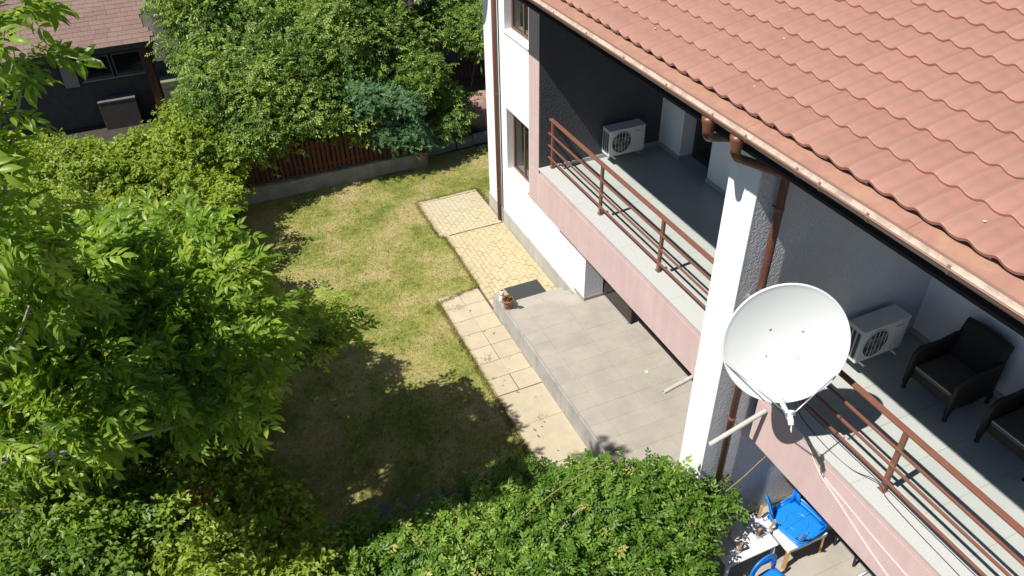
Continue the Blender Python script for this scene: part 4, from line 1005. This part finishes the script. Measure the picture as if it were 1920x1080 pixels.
def in_view(X):
    d = X - np.array(CAM); z = d @ np.array(f_); u = 960 + 1439.2*(d @ np.array(r_))/z; v = 540 - 1439.2*(d @ np.array(u_))/z
    return (z > 0) & (u > 10) & (u < 1900) & (v > 10) & (v < 1070)
order = np.argsort(np.where(in_view(X), dist, 1e3)); big = order[:300]; small = order[300:]
scatter('foliage', X[small], A[small], Nn[small], S[small], T_walnut, 'walnut_leaf', crown, clumpval(X[small]))['kind'] = 'stuff'
lm = []
for tv, tf in T_walnut:
    me = bpy.data.meshes.new('leaf'); me.from_pydata([tuple(v) for v in tv], [], [tuple(int(q) for q in f) for f in tf]); me.materials.append(MATS['walnut_leaf']); lm.append(me)
for i in big:
    a = Vector(A[i]).normalized(); nn = Vector(Nn[i]); nn = (nn - a*nn.dot(a)).normalized(); bb_ = nn.cross(a)
    o = put('leaf', lm[int(i) % 4], crown); o.matrix_world = Matrix(((a.x, bb_.x, nn.x, X[i][0]), (a.y, bb_.y, nn.y, X[i][1]), (a.z, bb_.z, nn.z, X[i][2]), (0, 0, 0, 1))) @ Matrix.Scale(float(S[i]), 4)
    ml = o.matrix_world.copy(); o.matrix_parent_inverse = Matrix.Identity(4); o.matrix_basis = ml
build(MB().tube(elbow_path([(-1.7, 7.2, 4.85), (-1.35, 6.95, 4.98), (-1.10, 6.85, 5.05), (-.80, 6.72, 4.95), (-.60, 6.72, 4.85), (-.35, 6.80, 4.72)], .15, 3), .022, 8), 'branch', 'bark_pale', crown, True)
for i in rng.choice(order[:600], 22, False):
    o = put('walnut_fruit', MB().lathe([(.004, -.022), (.018, -.014), (.023, 0), (.018, .014), (.004, .022)], (0, 0, 0), 10).mesh('walnut_fruit', 'walnut_fruit', True), crown); o.location = tuple(X[i] + np.array([0, 0, -.03]))

def plant(name, label, cat, blobs, dens, nleaf, L, temps, m, smin, smax, up=.3, hang=.1, trunk=None, nstem=40, low=-.35, inner=.15, group=None, leafname='foliage', zmin=.05, jit=(.72, 1.06), stemmat='twig', stemr=.006, knobs=7):
    bx_, by_ = np.mean([b[0] for b in blobs]), np.mean([b[1] for b in blobs])
    t = thing(name, label, cat, (float(bx_), float(by_), 0), group=group, world=True)
    P, D = shell(clumps(blobs, knobs) if knobs else blobs, dens, low, inner, .85, jit, zmin)
    X, A, Nn, T = shoots(P, D, nleaf, L, up, hang); k_ = X[:, 2] > zmin; X, A, Nn = X[k_], A[k_], Nn[k_]
    scatter(leafname, X, A, Nn, rng.uniform(smin, smax, len(X)), temps, m, t, clumpval(X))['kind'] = 'stuff'
    if nstem: stems('stems', P, D, nstem, L*1.3, stemr, stemmat, t)
    mb = MB()
    fork = None
    if trunk:
        fork = Vector((trunk[0]*.6+bx_*.4, trunk[1]*.6+by_*.4, 2.2)); mb.tube([trunk, Vector(trunk).lerp(fork, .5)+Vector((.06, .03, 0)), fork], [.07, .055, .045], 8)
    for b in blobs:
        e = Vector((b[0], b[1], b[2])); s = fork if trunk else Vector((b[0]*.6+bx_*.4, b[1]*.6+by_*.4, -.05)); md = Vector((s.x*.6+e.x*.4 + rnd.uniform(-.1, .1), s.y*.6+e.y*.4, e.z*.5))
        mb.tube([s*(1-q)**2 + md*2*q*(1-q) + e*q*q for q in (0, .25, .5, .75, 1)], [.045, .038, .03, .022, .012], 6)
    build(mb, 'trunk', 'bark', t, True)
    return t, P, D
plant('walnut_sapling', 'small walnut branch reaching over the lawn at the middle of the left edge', 'tree', [(1.02, 10.18, 2.83, 0.26), (1.44, 10.15, 2.7, 0.12), (0.35, 9.79, 2.92, 0.42), (0.75, 10.1, 2.86, 0.3), (-0.06, 9.81, 3.27, 0.5)], 26, 4, .24, T_walnut, 'walnut_leaf', .65, 1.05, .1, .25, nstem=14, low=-.5, trunk=(-1.1, 10.6, -.05), knobs=0)
# near left hedge under the walnut
plant('climbing_vine', 'light green small-leaved vine at the bottom edge left of the wisteria', 'vine', [(-1.55, 7.6, 1.6, .75), (-1.07, 7.13, 1.7, .8), (-.56, 6.7, 1.5, .7), (-1.41, 6.2, 2.0, .8), (-.35, 6.2, 1.7, .6), (-1.3, 8.0, 2.0, .6), (-.7, 7.5, 1.6, .55), (-1.7, 5.4, 2.0, .85), (-.6, 5.7, 1.8, .6)], 66, 7, .34, T_oval, 'lime_leaf', 1.2, 1.9, .35, .15, nstem=70)
plant('ivy', 'dark green ivy hedge under the walnut in the lower left corner', 'ivy', [(-3.32, 8.31, 2.0, 1.0), (-2.6, 7.4, 1.8, 1.0), (-2.95, 6.4, 2.0, 1.0), (-2.2, 6.6, 1.4, .7), (-.85, 8.5, .9, .65), (-1.91, 9.16, 1.3, .9), (-3.45, 9.43, 2.0, .9), (-2.2, 10.6, 1.5, 1.0), (-1.3, 10.2, 1.0, .75), (-3.4, 11.2, 2.0, 1.0), (-2.0, 7.9, 1.5, .8), (-1.5, 8.5, 1.2, .7), (-3.6, 7.4, 2.0, .9), (-2.4, 8.6, 1.6, .9)], 80, 7, .30, T_oval, 'ivy_leaf', 1.2, 1.9, .25, .2, nstem=40)
plant('hedge', 'tall yellow-green overgrown hedge along the left side of the lawn', 'hedge', [(-3.73, 12.3, 2.0, 1.1), (-3.58, 14.0, 2.0, 1.1), (-2.2, 12.3, 1.6, 1.0), (-1.9, 14.0, 1.6, 1.0), (-3.4, 16.2, 2.0, 1.2), (-1.7, 15.8, 1.5, .95), (-.9, 12.2, 1.5, .75), (-.75, 13.7, 1.7, .7), (-.7, 15.2, 1.7, .65), (-.55, 16.7, 1.6, .6), (-.3, 17.9, 1.3, .5)], 50, 7, .34, T_oval, 'lime_leaf', 1.3, 2.0, .3, .15, nstem=40)
plant('vine_mound', 'yellow-green vine mound hiding the left end of the picket fence', 'vine', [(-3.5, 17.4, 1.6, 1.05), (-2.35, 18.41, 1.6, 1.0), (-2.9, 19.6, 1.6, 1.0), (-3.7, 20.6, 1.5, 1.0), (-1.09, 19.3, 1.7, 1.0), (.05, 19.75, 1.5, .85), (-2.4, 17.0, 1.5, .9), (-.95, 17.95, 1.2, .85), (.0, 18.95, .9, .6), (-1.5, 20.2, 1.5, .9), (-3.6, 18.6, 1.2, .9), (-.4, 20.8, 1.7, .9)], 44, 7, .36, T_trif, 'lime_leaf', 1.0, 1.6, .3, .2, nstem=60)
# vines over the fence
tp1 = plant('trumpet_vine', 'green trumpet vine hanging over the middle of the picket fence', 'vine', [(1.3, 20.1, 1.75, .8), (2.4, 19.9, 1.75, .5), (3.7, 19.95, 1.7, .5), (1.1, 21.6, 2.5, 1.2), (2.62, 20.9, 2.4, 1.15), (4.1, 21.3, 2.3, .8), (2.7, 22.6, 3.1, 1.4), (4.2, 22.6, 3.3, 1.4)], 30, 6, .5, T_trump, 'trumpet_leaf', 1.25, 1.9, .1, .75, nstem=70)
plant('trumpet_vine', 'bluish green vine clump spilling over the right end of the fence', 'vine', [(4.41, 19.9, 2.05, .62), (5.05, 19.9, 1.9, .55), (4.6, 19.7, 1.35, .38), (5.25, 19.6, 1.1, .42), (5.75, 19.75, .9, .4)], 80, 6, .36, T_trump, 'blue_leaf', .75, 1.1, .1, .6, nstem=20, knobs=5)
plant('trumpet_vine', 'dark shaded vine behind the boulder beside the white house wall', 'vine', [(6.1, 20.9, 2.0, .9), (5.9, 22.2, 2.8, 1.0), (7.5, 23.2, 2.7, .9), (8.9, 22.8, 2.6, 1.2), (6.6, 20.45, 1.3, .55), (6.2, 20.2, 1.0, .4)], 30, 6, .5, T_trump, 'trumpet_leaf', 1.25, 1.9, .1, .7, nstem=40)
plant('tree', 'leafy tree beside the shed roof at the top of the picture', 'tree', [(.75, 23.6, 3.1, 1.0), (.9, 25.2, 3.6, 1.1), (1.9, 24.6, 4.0, 1.4), (2.0, 27, 4.6, 1.5), (.9, 28.6, 4.6, 1.0)], 18, 6, .5, T_trump, 'trumpet_leaf', 1.5, 2.3, .1, .5, nstem=40)
plant('tree', 'leafy tree behind the middle of the picket fence at the top', 'tree', [(3.4, 24.8, 4.0, 1.6), (5.6, 24.4, 4.2, 1.6), (4.5, 27, 5.0, 1.9), (2.4, 27.5, 4.8, 1.7)], 18, 6, .5, T_trump, 'trumpet_leaf', 1.5, 2.3, .1, .5, nstem=30)
plant('tree', 'yellowish green tree touching the top edge left of the white house', 'tree', [(8.2, 25.6, 4.0, 1.7), (10.6, 26.4, 4.2, 1.8), (7.0, 28.5, 4.8, 2.0), (10, 29.5, 4.8, 2.2)], 17, 6, .5, T_trump, 'lime_leaf', 1.6, 2.4, .1, .5, nstem=20)
# divider vine beside the pillar
plant('wisteria', 'dense green wisteria over the garden divider in the bottom middle', 'vine', [(5.22, 5.18, 1.6, .2), (4.68, 5.35, 1.6, .38), (4.30, 4.72, 1.45, .36), (4.1, 5.45, 1.65, .52), (3.5, 5.5, 1.65, .58), (2.75, 5.65, 1.65, .62), (1.95, 5.75, 1.65, .58), (3.59, 4.7, 1.5, .65), (2.52, 4.9, 1.6, .65), (1.2, 5.75, 1.55, .52), (.45, 6.1, 1.4, .5), (1.5, 5.0, 1.6, .6), (3.85, 4.2, 1.4, .42)], 95, 6, .32, T_vine, 'vine_leaf', 1.0, 1.65, .75, .12, nstem=110, inner=.2, jit=(.5, 1.25), knobs=6)
plant('wisteria_shoots', 'loose wisteria shoots reaching up at the lawn edge by the slab path', 'vine', [(2.95, 6.75, 1.55, .22), (3.25, 6.35, 1.45, .28), (2.3, 6.7, 1.35, .25), (1.2, 6.75, 1.3, .22), (.6, 6.9, 1.3, .2)], 120, 6, .30, T_vine, 'vine_leaf', .9, 1.3, .7, .1, nstem=14, inner=.1, knobs=0)
# long bare tendrils over the divider vine
for i, (lab, pts) in enumerate((('long pale wisteria tendril crossing the vine in the bottom middle', [(2.3, 5.6, 2.25), (2.9, 5.75, 2.42), (3.6, 5.9, 2.45), (4.1, 6.0, 2.3)]), ('dry grey wisteria twig lying on the vine', [(2.7, 5.2, 2.26), (3.1, 5.4, 2.35), (3.5, 5.55, 2.3)]),
        ('thin green tendril reaching toward the grey wall and blue chair', [(5.4, 5.1, 1.95), (5.7, 5.1, 2.15), (6.0, 5.15, 2.3), (6.3, 5.2, 2.35)]))):
    o = build(MB().tube(elbow_path(pts, .3, 5), [.009]*len(elbow_path(pts, .3, 5)) if i != 1 else .012, 5), 'tendril', 'twig' if i != 1 else 'bark_pale', None, True); tag(o, lab, 'tendril')
# trumpet flowers
for i, (p, lab) in enumerate((((3.95, 19.95, 2.05), 'orange trumpet flower on the vine above the fence'), ((5.55, 19.35, .5), 'orange trumpet flower hanging low by the end of the wall'), ((-1.3, 7.6, 2.55), 'dark red flower head among the vine in the lower left'))):
    t = thing('blossom', lab, 'flower', p)
    for k in range(5):
        a = k*1.2566; build(MB().lathe([(.006, 0), (.012, .05), (.03, .075), (.045, .08)], (.05*math.cos(a), .05*math.sin(a), .02*math.sin(3*a)), 8, Matrix.Rotation(a, 4, 'Z') @ Matrix.Rotation(R_(75), 4, 'Y')), 'petal_tube', 'flower_orange' if i < 2 else 'flower_red', t, True)
